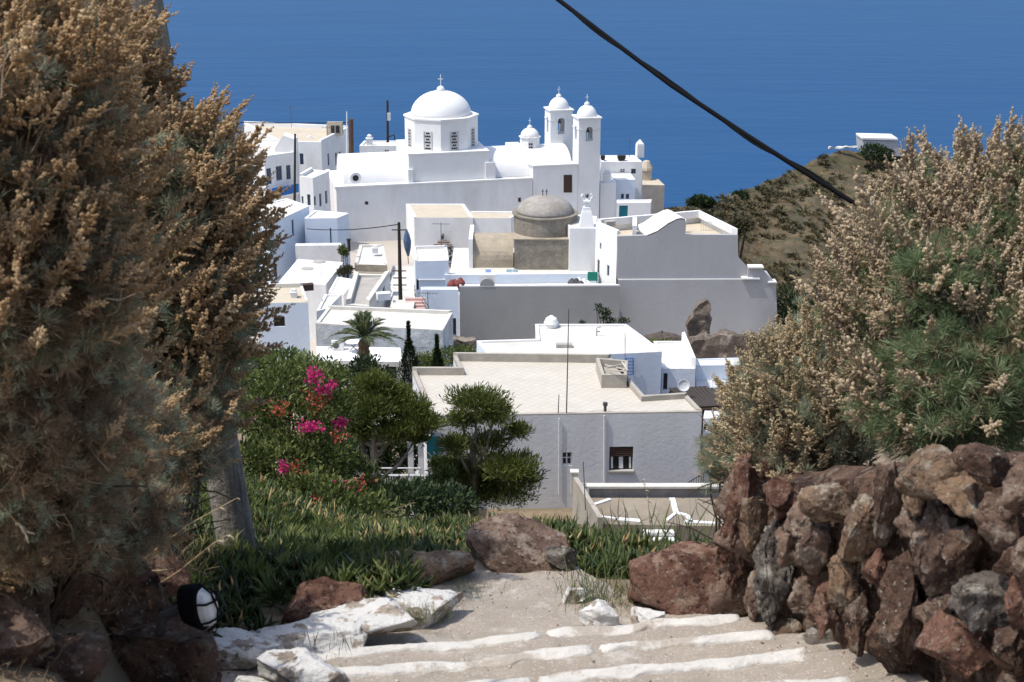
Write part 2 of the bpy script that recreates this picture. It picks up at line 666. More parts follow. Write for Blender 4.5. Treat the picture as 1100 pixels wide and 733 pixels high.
def zg(x, y):
    z = float(np.interp(y, YP, ZP))
    if y < 40:
        q = Vector((x, y)) - PO
        s, t = q.dot(PL), q.dot(PT)
        # terrace behind the dry stone wall, bank under the left shrubs
        z += (0.62 + max(0, (6.2 - y)) * .30) * sstep(1.5, 1.85, s) * (1 - sstep(.8, 1.9, t))
        z += 0.42 * sstep(1.45, 1.75, -s) * (1 - sstep(.0, 1.0, t))
        # lowered under the path
        lt, rt = path_bounds(t)
        ins = sstep(lt - .22, lt + .02, s) * (1 - sstep(rt - .02, rt + .22, s)) * (1 - sstep(1.7, 2.1, t))
        z -= .34 * ins
        # bank on the left runs on higher than the lane
        z += 1.1 * sstep(1.2, 4.5, -x) * sstep(6.5, 12, y) * (1 - sstep(24, 36, y))
        z += .28 * (1 - sstep(.5, 1.3, x)) * sstep(10, 13.5, y) * (1 - sstep(15, 20, y))
        z -= .55 * sstep(.9, 2.0, x) * sstep(7.5, 11, y) * (1 - sstep(24, 36, y))
        z += .05 * noise.noise((x * 1.7, y * 1.7, 0)) * (1 - ins)
    else:
        z -= 13 * sstep(17, 27, x) * sstep(112, 126, y) * (1 - sstep(180, 230, y))
        z -= 14 * sstep(38, 75, abs(x - 0)) * sstep(70, 110, y)
        z += .5 * noise.noise((x * .06, y * .06, 3))
    return z


def ground():
    xs = sorted(set(list(np.arange(-8, 8.01, .16)) + list(np.arange(-40, 40, 3.0)) + list(np.arange(-400, 401, 20.0))))
    ys = sorted(set(list(np.arange(-3, 15, .16)) + list(np.arange(15, 60, 1.5)) + list(np.arange(60, 340, 5.0)) + list(np.arange(-30, -3, 3.0)) + list(np.arange(340, 901, 40.0))))
    V = np.array([(x, y, zg(x, y)) for y in ys for x in xs])
    nx = len(xs)
    idx = np.arange(len(V)).reshape(len(ys), nx)
    Fq = np.stack([idx[:-1, :-1], idx[:-1, 1:], idx[1:, 1:], idx[1:, :-1]], -1).reshape(-1, 4)
    m = mat('dry earth', (0.23, 0.175, 0.115), 0.95, 0.3, 1.2, 0.02, 18, col2=(0.13, 0.105, 0.07), thr=(0.45, 0.65), col3=(0.10, 0.11, 0.05), thr3=(.55, .7))
    n, l = m.node_tree.nodes, m.node_tree.links
    b = n['Principled BSDF']
    geo = n.new('ShaderNodeNewGeometry')
    sx = n.new('ShaderNodeSeparateXYZ')
    l.new(geo.outputs['Position'], sx.inputs[0])
    mr = n.new('ShaderNodeMapRange')
    mr.inputs[1].default_value = 88
    mr.inputs[2].default_value = 94
    l.new(sx.outputs['Y'], mr.inputs[0])
    mr2 = n.new('ShaderNodeMapRange')      # paved village lanes end at the cliff
    mr2.inputs[1].default_value = 172
    mr2.inputs[2].default_value = 166
    l.new(sx.outputs['Y'], mr2.inputs[0])
    mm = n.new('ShaderNodeMath')
    mm.operation = 'MULTIPLY'
    l.new(mr.outputs[0], mm.inputs[0])
    l.new(mr2.outputs[0], mm.inputs[1])
    ab = n.new('ShaderNodeMath')
    ab.operation = 'ABSOLUTE'
    l.new(sx.outputs['X'], ab.inputs[0])
    mr3 = n.new('ShaderNodeMapRange')      # and do not reach the open slopes on either side
    mr3.inputs[1].default_value = 33
    mr3.inputs[2].default_value = 26
    l.new(ab.outputs[0], mr3.inputs[0])
    m2 = n.new('ShaderNodeMath')
    m2.operation = 'MULTIPLY'
    l.new(mm.outputs[0], m2.inputs[0])
    l.new(mr3.outputs[0], m2.inputs[1])
    mm = m2
    mx = n.new('ShaderNodeMix')
    mx.data_type = 'RGBA'
    l.new(mm.outputs[0], mx.inputs[0])
    l.new(b.inputs['Base Color'].links[0].from_socket, mx.inputs[6])
    mx.inputs[7].default_value = (.42, .38, .33, 1)
    l.new(mx.outputs[2], b.inputs['Base Color'])
    o = mesh_np('ground', V, [Fq], np.zeros(len(V)), m, smooth=True)
    structure(o)


ground()


def sea():
    mb = MB()
    mb.face([(-30000, -2000, -220), (30000, -2000, -220), (30000, 50000, -220), (-30000, 50000, -220)])
    m = bpy.data.materials.new('sea water')
    m.use_nodes = True
    n, l = m.node_tree.nodes, m.node_tree.links
    b = n['Principled BSDF']
    b.inputs['Base Color'].default_value = (.014, .075, .20, 1)
    b.inputs['Roughness'].default_value = .45
    b.inputs['IOR'].default_value = 1.33
    b.inputs['Specular IOR Level'].default_value = .12
    tc = n.new('ShaderNodeTexCoord')
    mp = n.new('ShaderNodeMapping')
    mp.inputs['Scale'].default_value = (.35, 1, 1)
    l.new(tc.outputs['Object'], mp.inputs['Vector'])
    h = None
    for sc, amt in ((.012, 3.0), (.06, 1.0), (.25, .4)):
        z = n.new('ShaderNodeTexNoise')
        z.inputs['Scale'].default_value = sc
        z.inputs['Detail'].default_value = 4
        l.new(mp.outputs[0], z.inputs['Vector'])
        k = n.new('ShaderNodeMath')
        k.operation = 'MULTIPLY'
        k.inputs[1].default_value = amt
        l.new(z.outputs['Fac'], k.inputs[0])
        if h is None:
            h = k.outputs[0]
        else:
            ad = n.new('ShaderNodeMath')
            l.new(h, ad.inputs[0])
            l.new(k.outputs[0], ad.inputs[1])
            h = ad.outputs[0]
    bp = n.new('ShaderNodeBump')
    bp.inputs['Strength'].default_value = .8
    bp.inputs['Distance'].default_value = 1.0
    l.new(h, bp.inputs['Height'])
    l.new(bp.outputs[0], b.inputs['Normal'])
    # wind streaks: slightly lighter and darker water
    z2 = n.new('ShaderNodeTexNoise')
    z2.inputs['Scale'].default_value = .006
    z2.inputs['Detail'].default_value = 8
    z2.inputs['Roughness'].default_value = .7
    mp2 = n.new('ShaderNodeMapping')
    mp2.inputs['Scale'].default_value = (.25, 1, 1)
    l.new(tc.outputs['Object'], mp2.inputs['Vector'])
    l.new(mp2.outputs[0], z2.inputs['Vector'])
    rp = n.new('ShaderNodeValToRGB')
    rp.color_ramp.elements[0].position = .35
    rp.color_ramp.elements[1].position = .65
    rp.color_ramp.elements[0].color = (.0085, .055, .146, 1)
    rp.color_ramp.elements[1].color = (.0100, .061, .158, 1)
    l.new(z2.outputs['Fac'], rp.inputs[0])
    l.new(rp.outputs[0], b.inputs['Base Color'])
    o = mb.build('sea', m)
    structure(o)


sea()

# headland on the right: ridge line by photo column (column, row, distance)
RIDGE = [(690, 226, 176), (715, 224, 182), (745, 221.5, 188), (770, 216, 195), (800, 206, 206), (830, 193, 216), (860, 178, 225), (885, 165, 231), (905, 161, 235), (940, 162, 238),
         (972, 164, 240), (990, 178, 240), (1010, 196, 238), (1040, 222, 234), (1100, 262, 225), (1250, 330, 215)]


def hill_pt(col, f):
    """f in 0..1 valley -> ridge, 1..2 the seaward drop"""
    c = [r[0] for r in RIDGE]
    row = float(np.interp(col, c, [r[1] for r in RIDGE]))
    Yr = float(np.interp(col, c, [r[2] for r in RIDGE]))
    top = at(col, row, Yr)
    zv = float(np.interp(col, [690, 760, 850, 1250], [-42.5, -44, -48, -60]))
    if f <= 1:
        y = lerp(148, Yr, f)
        x = at(col, row, y).x
        g = f ** 1.25
        z = lerp(zv, top.z, g)
        k = (1 - f * .8) * 4 * f + .5
        z += (noise.noise((x * .05, y * .05, 7)) * 1.6 + noise.noise((x * .16, y * .16, 1)) * .9 + noise.noise((x * .5, y * .5, 2)) * .4) * min(k, 1.0) * (1 if f < .97 else .5)
    else:
        e = (f - 1)
        y = Yr + e * 110
        x = at(col, row, Yr).x * (y / Yr)
        z = top.z - e * 150 * (0.25 + .75 * min(1, e * 3)) + noise.noise((x * .1, y * .1, 7)) * 1.5
    return Vector((x, y, z))


def hill():
    cols = np.arange(690, 1251, 4.0)
    fs = list(np.linspace(0, 1, 90)) + list(np.linspace(1.04, 2, 12))
    V = np.array([hill_pt(c, f)[:] for f in fs for c in cols])
    idx = np.arange(len(V)).reshape(len(fs), len(cols))
    Fq = np.stack([idx[:-1, :-1], idx[:-1, 1:], idx[1:, 1:], idx[1:, :-1]], -1).reshape(-1, 4)
    m = mat('dry hillside', (0.115, 0.086, 0.048), 0.95, 0.5, .35, .25, .9, col2=(0.070, 0.058, 0.035), thr=(0.46, 0.6), col3=(0.055, 0.06, 0.028), thr3=(.52, .62), scale3=.28)
    o = mesh_np('hill', V, [Fq], np.zeros(len(V)), m, smooth=True)
    structure(o)


hill()

# ------------------------------------------------------------------ the village, nearest houses first
def chimney_pot(mb, x, y, z, r, h):
    mb.box((x, y, z + h * .3), (r, r, h * .3))
    mb.box((x, y, z + h * .64), (r * 1.25, r * 1.25, h * .04))
    mb.box((x, y, z + h * .78), (r * .75, r * .75, h * .10))
    mb.lathe((x, y), [(r * 1.0, z + h * .885), (r * .05, z + h)], 4, a0=math.pi / 4)


def add_chimney(parent, px, py, Y, r, h, m=None):
    p = at(px, py, Y)
    mb = MB()
    chimney_pot(mb, p.x, p.y, p.z, r, h)
    return mb.build('chimney', m or WHITE_CLEAN, parent)


# the large pale grey house below the lane
H1, h1p, h1z = house('house', 'large pale grey house with a wide cream tiled flat roof below the garden pines', 'house',
                     [(462, 448), (754, 443.5), (738, 427), (692, 430), (656, 389), (487, 387), (494, 402), (443, 402)], 69, -33,
                     GREYHOUSE, TILEROOF, [.07, .16, .3, .3, .5, .3, .45, .22], .22,
                     [(0, 654.5, 480, 680, 505.5, 'browndark'), (0, 603.5, 486, 614.5, 500.5, 'window'), (0, 559, 486, 568, 492, 'opening'), (7, 0, 0, 0, 0, 'x')][:3], coping=CONCRETE)
a, b = h1p[0], h1p[1]


def h1(px, py, off=0.0):
    p = onwall(px, py, a, b)
    d = (b - a).normalized()
    return Vector((p.x + d.y * off, p.y - d.x * off, p.z))


mb = MB()                                                    # half-lowered brown roller shutter over pale curtains
P0, P1, P2, P3 = h1(655, 491, -.07), h1(679.6, 491, -.07), h1(679.6, 481, -.07), h1(655, 481, -.07)
mb.face([P0, P1, P2, P3])
for k in range(5):
    z = lerp(P0.z, P3.z, (k + .5) / 5)
    mb.tube([(P0.x, P0.y - .01, z), (P1.x, P1.y - .01, z)], .025, 5)
mb.build('shutter', BROWNWOOD, H1)
mb = MB()
for x0, x1 in ((656.5, 658.6), (665, 669.5), (676, 678)):
    q = [h1(x0, 504, -.1), h1(x1, 504, -.1), h1(x1, 491.5, -.1), h1(x0, 491.5, -.1)]
    mb.face(q)
mb.build('curtain', mat('white curtain', (.7, .7, .68), .9), H1)
mb = MB()
p, q = h1(653.5, 505.5), h1(681, 505.5)
mb.box(((p.x + q.x) / 2, (p.y + q.y) / 2 - .06, p.z - .04), ((q.x - p.x) / 2, .09, .04))
mb.build('window_sill', GREYROOF, H1)
for x, y0, y1, r in ((600.5, 449, 531, .035), (649, 446, 522, .05)):
    mb = MB()
    mb.tube([h1(x, y0, .08), h1(x, y1, .08)], r, 7)
    mb.build('drainpipe', GREYHOUSE, H1)
mb = MB()
p = h1(650.5, 446, -.25)
mb.tube([p, p + Vector((0, 0, .45))], .08, 8)
mb.tube([p + Vector((0, 0, .45)), p + Vector((0, 0, .62))], .13, 8)
mb.build('flue', METAL, H1)
mb = MB()                                                    # open concrete box on the roof
c = [onz(x, y, h1z) for x, y in ((646, 417), (673, 417), (674, 401), (640, 398))]
pts = [Vector((p.x, p.y)) for p in c]
q = inset(pts, .18)
for i in range(4):
    j = (i + 1) % 4
    mb.prism([pts[i], pts[j], q[j], q[i]], h1z, h1z + .78, bottom=False)
mb.prism(q, h1z, h1z + .3, bottom=False)
BX = mb.build('roof_hatch', CONCRETE, H1)
mb = MB()
for k, (x0, y0, x1, y1) in enumerate(((650, 392, 672, 397), (652, 395, 668, 392), (668, 389, 674, 398), (655, 398, 671, 399))):
    p, q_ = onz(x0, y0, h1z + .83 + .07 * k), onz(x1, y1, h1z + .83 + .07 * k)
    mb.tube([p, q_], .05, 4)
tag(mb.build('plank_pile', mat('bleached timber', (.5, .46, .4), .9, .2, 3)), 'bleached timber offcuts piled on the concrete box of the tiled roof', 'timber')

# veranda at its left end
p = at(458, 520, 67.6)
mb = MB()
V0 = onwall(452, 525, (p.x, 67.6), (p.x + 1, 67.6))
vr = thing('veranda', 'shaded garden veranda with pale posts at the left end of the tiled house', 'veranda', (V0.x, 67.6, -32.6))
mb = MB()
vz = at(452, 452, 67.4).z
for x in (441, 452):
    p = at(x, 480, 66.8)
    mb.box((p.x, 66.8, (vz - 32.6) / 2), (.14, .14, (vz + 32.6) / 2))
mb.build('post', WHITE_CLEAN, vr)
mb = MB()
p0, p1 = at(398, 450, 66.5), at(461, 450, 66.5)
mb.box(((p0.x + p1.x) / 2, 67.6, vz + .08), ((p1.x - p0.x) / 2, 1.2, .07))
mb.build('roof', CONCRETE, vr)
mb = MB()
p0, p1 = at(458.5, 494, 68.6), at(472, 470, 68.6)
mb.box(((p0.x + p1.x) / 2, 68.75, (p0.z + p1.z) / 2), ((p1.x - p0.x) / 2, .05, (p1.z - p0.z) / 2))
mb.build('window', [TEAL], vr)
rl = thing('railing', 'white railing with close balusters in front of the shaded garden veranda', 'railing', tuple(at(425, 520, 65.2)))
mb = MB()
mt = MB()
for (xa, xb, ya, yb, Y) in ((397, 455, 511, 519, 65.2), (390, 452, 503, 510, 66.0)):
    n = 22 if ya > 505 else 3
    for k in range(n):
        x = lerp(xa, xb, k / (n - 1))
        p, q = at(x, ya, Y), at(x, yb, Y)
        mb.tube([p, q], .03, 4)
    mt.tube([at(xa, ya, Y), at(xb, ya, Y)], .04, 5)
    mt.tube([at(xa, yb, Y), at(xb, yb, Y)], .03, 5)
mb.build('balusters', PALEMETAL, rl)
mt.build('rail', PALEMETAL, rl)


def mast(name, label, cat, base, top, Y, r0, r1, m, arms=(), group=None):
    p, q = at(*base, Y), at(*top, Y)
    t = thing(name, label, cat, tuple(p), group)
    mb = MB()
    mb.tube([p, p.lerp(q, .5), q], [r0, (r0 + r1) / 2, r1], 8)
    mb.build('pole', m, t)
    return t, p, q


mast('aerial_mast', 'tall thin grey aerial mast at the front edge of the tiled roof', 'mast', (608.5, 446), (611, 332), 69.4, .035, .022, METAL)
mast('aerial_mast', 'short grey mast left of the tall one at the tiled roof edge', 'mast', (599.5, 447), (600.5, 424), 69.4, .03, .02, METAL)
mast('aerial_mast', 'thin short mast by the blue ladder on the white house roof', 'mast', (671.5, 396), (671.5, 358), 77, .02, .015, METAL)

# white house behind it
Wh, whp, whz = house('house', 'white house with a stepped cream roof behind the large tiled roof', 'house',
                     [(527, 386.5), (711, 378), (673, 350), (575, 350), (576.5, 366), (512, 368)], 80.5, -33, SHADEBLUE_WHITE, ROOFWHITE, [.0, .1, .12, .12, .12, .14], .2, coping=WHITE_CLEAN)
mb = MB()
for x in (672.5, 680):
    mb.tube([onwall(x, 402, whp[0], whp[1]) + Vector((0, -.12, 0)), onwall(x, 384, whp[0], whp[1]) + Vector((0, -.12, 0))], .035, 5)
for k in range(6):
    y = lerp(402, 384.3, k / 5)
    mb.tube([onwall(672.5, y, whp[0], whp[1]) + Vector((0, -.12, 0)), onwall(680, y, whp[0], whp[1]) + Vector((0, -.12, 0))], .022, 4)
tag(mb.build('ladder', BLUEPAINT), 'blue metal ladder against the wall of the white house', 'ladder')
mb = MB()
p = onz(592, 350, whz)
mb.lathe((p.x, p.y - .3), [(.42, whz + .02), (.42, whz + .25), (.5, whz + .28), (.36, whz + .6), (.1, whz + .78)], 14)
mb.build('chimney', WHITE_CLEAN, Wh)
mb = MB()
p = onz(606, 373, whz)
mb.box((p.x, p.y, whz + .12), (.5, .22, .11))
mb.build('skylight', GREYROOF, Wh)
mb = MB()
p = onz(641, 361, whz)
mb.tube([p, p + Vector((0, 0, .55)), p + Vector((.25, 0, .6))], .03, 5)
mb.tube([p + Vector((0, 0, .3)), p + Vector((.2, 0, .3))], .03, 5)
mb.build('vent_pipe', METAL, Wh)

W2, w2p, w2z = house('house', 'small white annex with a high right parapet right of the white house', 'annex',
                     [(711.5, 397), (747, 397), (735, 368), (702, 368)], 82.5, -33, SHADEBLUE_WHITE, ROOFWHITE, [.06, .75, .1, .1], .22, [(0, 712.5, 401, 717, 419, 'opening')], coping=WHITE_CLEAN)
W3, w3p, w3z = house('shed', 'low grey blue shed behind the slatted pergola', 'shed',
                     [(748, 393.5), (800, 393), (797, 385), (745, 386.5)], 86, -34, SHADEBLUE_WHITE, ROOFWHITE, .05, .15)
tg = MB()
p = [onz(x, y, w3z - 1.0) for x, y in ((748, 417), (800, 417), (800, 405), (748, 405))]
for k in range(14):
    a0, a1, b0, b1 = p[0].lerp(p[1], k / 14), p[0].lerp(p[1], (k + 1) / 14), p[3].lerp(p[2], k / 14), p[3].lerp(p[2], (k + 1) / 14)
    z = Vector((0, 0, .05))
    m0, m1 = a0.lerp(a1, .5) + z, b0.lerp(b1, .5) + z
    tg.face([a0, m0, m1, b0])
    tg.face([m0, a1, b1, m1])
lp = thing('lean_to', 'pale corrugated lean-to roof in front of the grey blue shed', 'lean-to', tuple(p[0]))
tg.build('roof', PALEMETAL, lp)
for q in p:
    mb = MB()
    mb.box((q.x, q.y - .05, (q.z - 33) / 2 - .03), (.06, .06, (q.z + 33) / 2 - .03))
    mb.build('post', METAL, lp)

# slatted pergola
pz = at(752, 438, 75).z
pc = [onz(x, y, pz) for x, y in ((748, 438.5), (775, 437), (757, 416), (720, 418))]
pg = thing('pergola', 'dark slatted timber pergola right of the tiled roof', 'pergola', (pc[0].x, pc[0].y, -32.5))
mb = MB()
for k in range(9):
    p, q = pc[0].lerp(pc[1], k / 8), pc[3].lerp(pc[2], k / 8)
    d = (q - p).normalized()
    s_ = Vector((-d.y, d.x, 0)) * .10
    mb.prism([p - s_, p + s_, q + s_, q - s_][::-1], pz, pz + .08)
mb.build('slats', mat('dark stained slats', (.05, .04, .032), .8, .2, 4), pg)
for q0, q1 in ((pc[0], pc[1]), (pc[3], pc[2])):
    mb = MB()
    mb.tube([q0 - Vector((0, 0, .08)), q1 - Vector((0, 0, .08))], .07, 5)
    mb.build('beam', BROWNWOOD, pg)
for q in pc:
    mb = MB()
    mb.box((q.x, q.y, (pz - 33) / 2 - .08), (.07, .07, (pz + 33) / 2 - .08))
    mb.build('post', BROWNWOOD, pg)
mb = MB()                                                    # pale reed mat under the slats
mb.face([(q.x, q.y, pz - .16) for q in pc])
mb.build('reed_mat', mat('reed mat', (.33, .29, .24), .9, .2, 3), pg)

sd = thing('satellite_dish', 'small pale satellite dish on a thin post by the pergola', 'dish', tuple(at(733, 428, 76.5)))
mb = MB()
p = at(734, 428, 76.5)
q = at(734, 414, 76.5)
mb.tube([p, q], .03, 6)
mb.build('post', PALEMETAL, sd)
mb = MB()
mb.lathe((0, 0), [(.04, 0), (.2, .03), (.33, .1), (.36, .13), (.34, .14), (.2, .06), (.03, .04)], 16)
dsh = mb.build('dish', PALEMETAL)
dsh.parent = sd
dsh.location = q - sd.location + Vector((0, -.05, 0))
dsh.rotation_euler = (R(70), R(10), 0)

W4, w4p, w4z = house('house', 'little white rounded outbuilding at the right end of the tiled house', 'outbuilding',
                     [(755.5, 450), (770, 451), (776, 448), (775, 443), (757, 442)], 72, -33, WHITE_CLEAN, WHITE_CLEAN, .04, .1, [(0, 756, 456, 760.5, 463, 'opening')])
W5, _, _ = house('wall', 'low white wall below the rounded outbuilding', 'wall', [(755.5, 468), (781, 470), (782, 464), (757, 463)], 70.5, -33, WHITE_CLEAN, WHITE_CLEAN, 0, .1)

# terrace below the tiled house
tz = at(690, 562, 63).z
tp = [onz(x, y, tz) for x, y in ((640, 563), (800, 566), (800, 535), (628, 535))]
tr = thing('terrace', 'brown paved terrace edged with white lines below the tiled house', 'terrace', (tp[0].x + 2, tp[0].y, tz - 1.5))
mb = MB()
mb.prism([(p.x, p.y) for p in tp], tz - 1.5, tz)
mb.build('floor', mat('brown terrace paving', (.235, .20, .155), .95, .15, 1.2, .01, 6, col2=(.30, .26, .2), thr=(.5, .7)), tr)
mb = MB()


def line(pts, w=.09, z=tz, h=.07):
    for (x0, y0), (x1, y1) in zip(pts[:-1], pts[1:]):
        p, q = onz(x0, y0, z), onz(x1, y1, z)
        d = (q - p).normalized()
        s_ = Vector((d.y, -d.x, 0)) * w
        mb.prism([p - s_, q - s_, q + s_, p + s_][::-1] if False else [p + s_, q + s_, q - s_, p - s_], z + .004, z + h)


line([(655.5, 537), (636, 543.5), (641, 553)], .10)
line([(640, 555), (662, 558)], .08)
line([(663, 558.5), (688, 560.5)], .16)
line([(722, 536), (726, 551)], .14)
line([(726.3, 551.3), (716, 560)], .08)
line([(727, 551.5), (738, 554.5), (743, 562)], .10)
line([(735, 561), (770, 563)], .12)
mb.build('edging', WHITE_CLEAN, tr)
st = MB()
for k in range(5):
    z0 = tz - .004 - k * .22
    p = [onz(x, y, tz) for x, y in ((689, 563.5), (724, 564), (722, 560.5), (690, 560.5))]
    st.prism([(q.x, q.y - .42 * k) for q in p], z0 - .22, z0 - .001)
st.build('stair', WHITE_CLEAN, tr)
wl = thing('wall', 'low concrete wall with a pale coping along the back of the brown terrace', 'wall', tuple(at(690, 535, 66.3)))
p0, p1 = at(633, 535, 66.3), at(800, 537, 66.3)
zt = at(690, 524.5, 66.3).z
mb = MB()
mb.prism([(p0.x, 66.3), (p1.x, 66.3), (p1.x, 66.6), (p0.x, 66.6)], -33, zt)
mb.build('body', mat('stained concrete', (.30, .28, .26), .95, .2, 1.6, .02, 5, col2=(.2, .185, .165), thr=(.5, .7)), wl)
mb = MB()
mb.prism([(p0.x - .4, 66.22), (p1.x, 66.22), (p1.x, 66.68), (p0.x - .4, 66.68)], zt + .002, zt + .12)
mb.build('coping', ROOFWHITE, wl)
wl = thing('wall', 'sloping narrow wall running down the left side of the brown terrace', 'wall', tuple(at(640, 556, 62)))
mb = MB()
A, B_ = at(618, 512, 66.2), at(645, 556, 61.5)
for (P, Q, w_, z0, z1) in ((A, B_, .12, 0, -1.2),):
    mb.poly([(A.x - w_, A.y, A.z), (A.x + w_, A.y, A.z), (B_.x + w_, B_.y, B_.z), (B_.x - w_, B_.y, B_.z),
             (A.x - w_, A.y, A.z - 2.4), (A.x + w_, A.y, A.z - 2.4), (B_.x + w_, B_.y, B_.z - 1.6), (B_.x - w_, B_.y, B_.z - 1.6)],
            [[0, 3, 2, 1], [4, 5, 6, 7], [0, 1, 5, 4], [1, 2, 6, 5], [2, 3, 7, 6], [3, 0, 4, 7]])
mb.build('body', CONCRETE, wl)
mb = MB()
p = at(617, 513, 66.3)
mb.box((p.x, p.y, p.z - .3), (.17, .17, .6))
mb.box((p.x, p.y, p.z + .34), (.22, .22, .036))
mb.build('pillar', ROOFWHITE, wl)
mast('steel_rod', 'rusty upright steel rod beside the sloping terrace wall', 'rod', (629, 548), (626.5, 496), 62.8, .025, .02, METAL)
mb = MB()
q0, q1 = at(735, 521, 68.2), at(756, 508, 68.2)
mb.tube([q0, q1, q1 + Vector((1.2, 0, 0))], .04, 5)
for k in range(9):
    x = q0.lerp(q1, k / 8)
    mb.tube([x, Vector((x.x, x.y, q0.z - .1))], .02, 4)
mb.tube([q0, q0 + Vector((3, 0, 0))], .03, 4)
tag(mb.build('stair_railing', METAL), 'black iron stair railing at the right corner of the tiled house', 'railing')

# left house with the palm in front
L6, l6p, l6z = house('house', 'long old house of grey plastered stone with a white roof behind the palm', 'house',
                     [(339, 348.5), (476, 356), (486.5, 337), (352, 331.5)], 93, -36, STONEPLASTER, ROOFWHITE, [.08, .12, .25, .1], .25, coping=ROOFWHITE)
add_chimney(L6, 466, 354, 94.5, .2, .75, CONCRETE)
L7, l7p, l7z = house('house', 'low porch block with a pale roof in front of the long stone house', 'porch',
                     [(340, 388), (432, 390), (430, 374.5), (340, 373)], 88.5, -36, WHITE, WHITE, .06, .2, [(0, 415, 394, 426, 410, 'browndoor')], coping=WHITE)
ac = thing('air_conditioner', 'white air conditioner unit on the low porch roof beside the palm', 'air conditioner', tuple(onz(363, 376, l7z)))
p = onz(363, 376, l7z)
mb = MB()
mb.box((p.x, p.y, l7z + .36), (.42, .17, .3))
mb.box((p.x - .3, p.y, l7z + .03), (.03, .15, .03))
mb.box((p.x + .3, p.y, l7z + .03), (.03, .15, .03))
mb.build('casing', WHITE_CLEAN, ac)
mb = MB()
for k in range(14):
    an, an2 = 2 * math.pi * k / 14, 2 * math.pi * (k + 1) / 14
    c = Vector((p.x - .1, p.y - .18, l7z + .36))
    mb.face([c, c + Vector((math.cos(an) * .22, 0, math.sin(an) * .22)), c + Vector((math.cos(an2) * .22, 0, math.sin(an2) * .22))])
mb.build('fan_grille', METAL, ac)
tb = thing('table', 'small white slatted table on the low porch roof', 'table', tuple(onz(380, 378, l7z)))
p = onz(380, 378, l7z)
mb = MB()
mb.lathe((p.x, p.y), [(.55, l7z + .7), (.55, l7z + .74), (.5, l7z + .75)], 14)
mb.build('tabletop', WHITE_CLEAN, tb)
for s_ in (-1, 1):
    mb = MB()
    mb.tube([(p.x - .3 * s_, p.y, l7z), (p.x + .3 * s_, p.y, l7z + .7)], .03, 5)
    mb.build('leg', METAL, tb)

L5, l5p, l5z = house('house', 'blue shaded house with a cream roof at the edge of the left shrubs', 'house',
                     [(276, 326), (331, 325), (325, 308), (283, 309)], 95, -37, SHADEBLUE_WHITE, CREAM, [.0, .1, .3, .1], .2, [(0, 294, 340, 306, 351, 'browndark'), (1, 331.5, 345, 334, 360, 'opening')], coping=ROOFWHITE)
add_chimney(L5, 316, 321, 96.5, .22, .8)
L4b, l4bp, _ = house('house', 'white house with a bare pale roof above the long stone house', 'house',
                  [(340, 336), (352, 333), (367, 318), (349, 318)], 97.5, -36, WHITE, ROOFWHITE, .12, .2)
L4e, _, _ = house('house', 'narrow white flat roofed block right of the broad slab roof', 'house',
                  [(353, 314), (369, 317), (382, 301), (362, 298)], 106, -36, WHITE, ROOFWHITE, .05, .2)
L4c, l4cp, _ = house('house', 'white walled courtyard house with a weathered grey sunken roof', 'house',
                  [(372, 328), (397, 330), (419, 297), (381, 297)], 100.5, -36, WHITE, GREYROOF, [.05, .5, .2, .45], .35,
                  [(1, 405, 309, 407.5, 325, 'bluewindow'), (1, 411, 304, 413.5, 318, 'bluewindow')], coping=ROOFWHITE)
L4d, _, _ = house('house', 'old stone house with a lumpy white roof left of the telegraph pole', 'house',
                  [(381, 284), (416, 285), (412, 265), (386, 265)], 121, -37, OLDROOF, ROOFWHITE, [.0, .12, .2, .1], .3, [], coping=ROOFWHITE)
add_chimney(L4d, 403, 272, 124, .25, .8)
L4f, _, _ = house('porch', 'dark open porch below the lumpy white roof', 'porch',
                  [(380, 298), (413, 299), (413, 294), (380, 293)], 111, -37, OLDROOF, ROOFWHITE, .1, .2, [(0, 381.5, 299.5, 403, 309.5, 'opening')])
L3, l3p, l3z = house('house', 'broad white slab roofed house in the middle of the left cluster', 'house',
                     [(299, 304), (350, 306), (368.5, 282.5), (320, 279)], 111, -37, WHITE, WHITE_CLEAN, [.0, .05, .05, .05], .25)
mb = MB()
for x, y, r in ((330, 289, .55), (343, 281.5, .6)):
    p = onz(x, y, l3z)
    mb.lathe((p.x, p.y), [(r, l3z + .004), (r, l3z + .06), (r * .8, l3z + .08)], 10)
mb.build('roof_patch', GREYROOF, L3)
mast('aerial_mast', 'thin aerial on the broad white slab roof', 'mast', (345, 297), (345, 285), 113, .025, .02, METAL)
L2b, _, _ = house('wall', 'pale lilac terrace wall behind the broad slab roof', 'wall',
                  [(317, 264.5), (367, 264), (366, 261.5), (318, 262)], 126, -37, WHITE, WHITE_CLEAN, .04, .1)
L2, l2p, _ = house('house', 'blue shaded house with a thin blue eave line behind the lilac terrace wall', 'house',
                   [(327, 235.5), (362, 235), (374.5, 230), (338, 227)], 129, -37, SHADEBLUE_WHITE, ROOFWHITE, [.06, .06, .1, .1], .25, [(0, 324, 245, 326.5, 262, 'bluedoor'), (0, 354.5, 245, 356, 262, 'bluewindow')], coping=WHITE_CLEAN)
L1, l1p, _ = house('house', 'long blue shaded house with a sunlit white roof beside the left shrub plumes', 'house',
                   [(288, 242.5), (332, 222), (308, 214), (258, 226)], 124, -37, SHADEBLUE_WHITE, ROOFWHITE, .08, .25, [(0, 313.5, 236, 316, 252, 'bluewindow')], coping=WHITE_CLEAN)
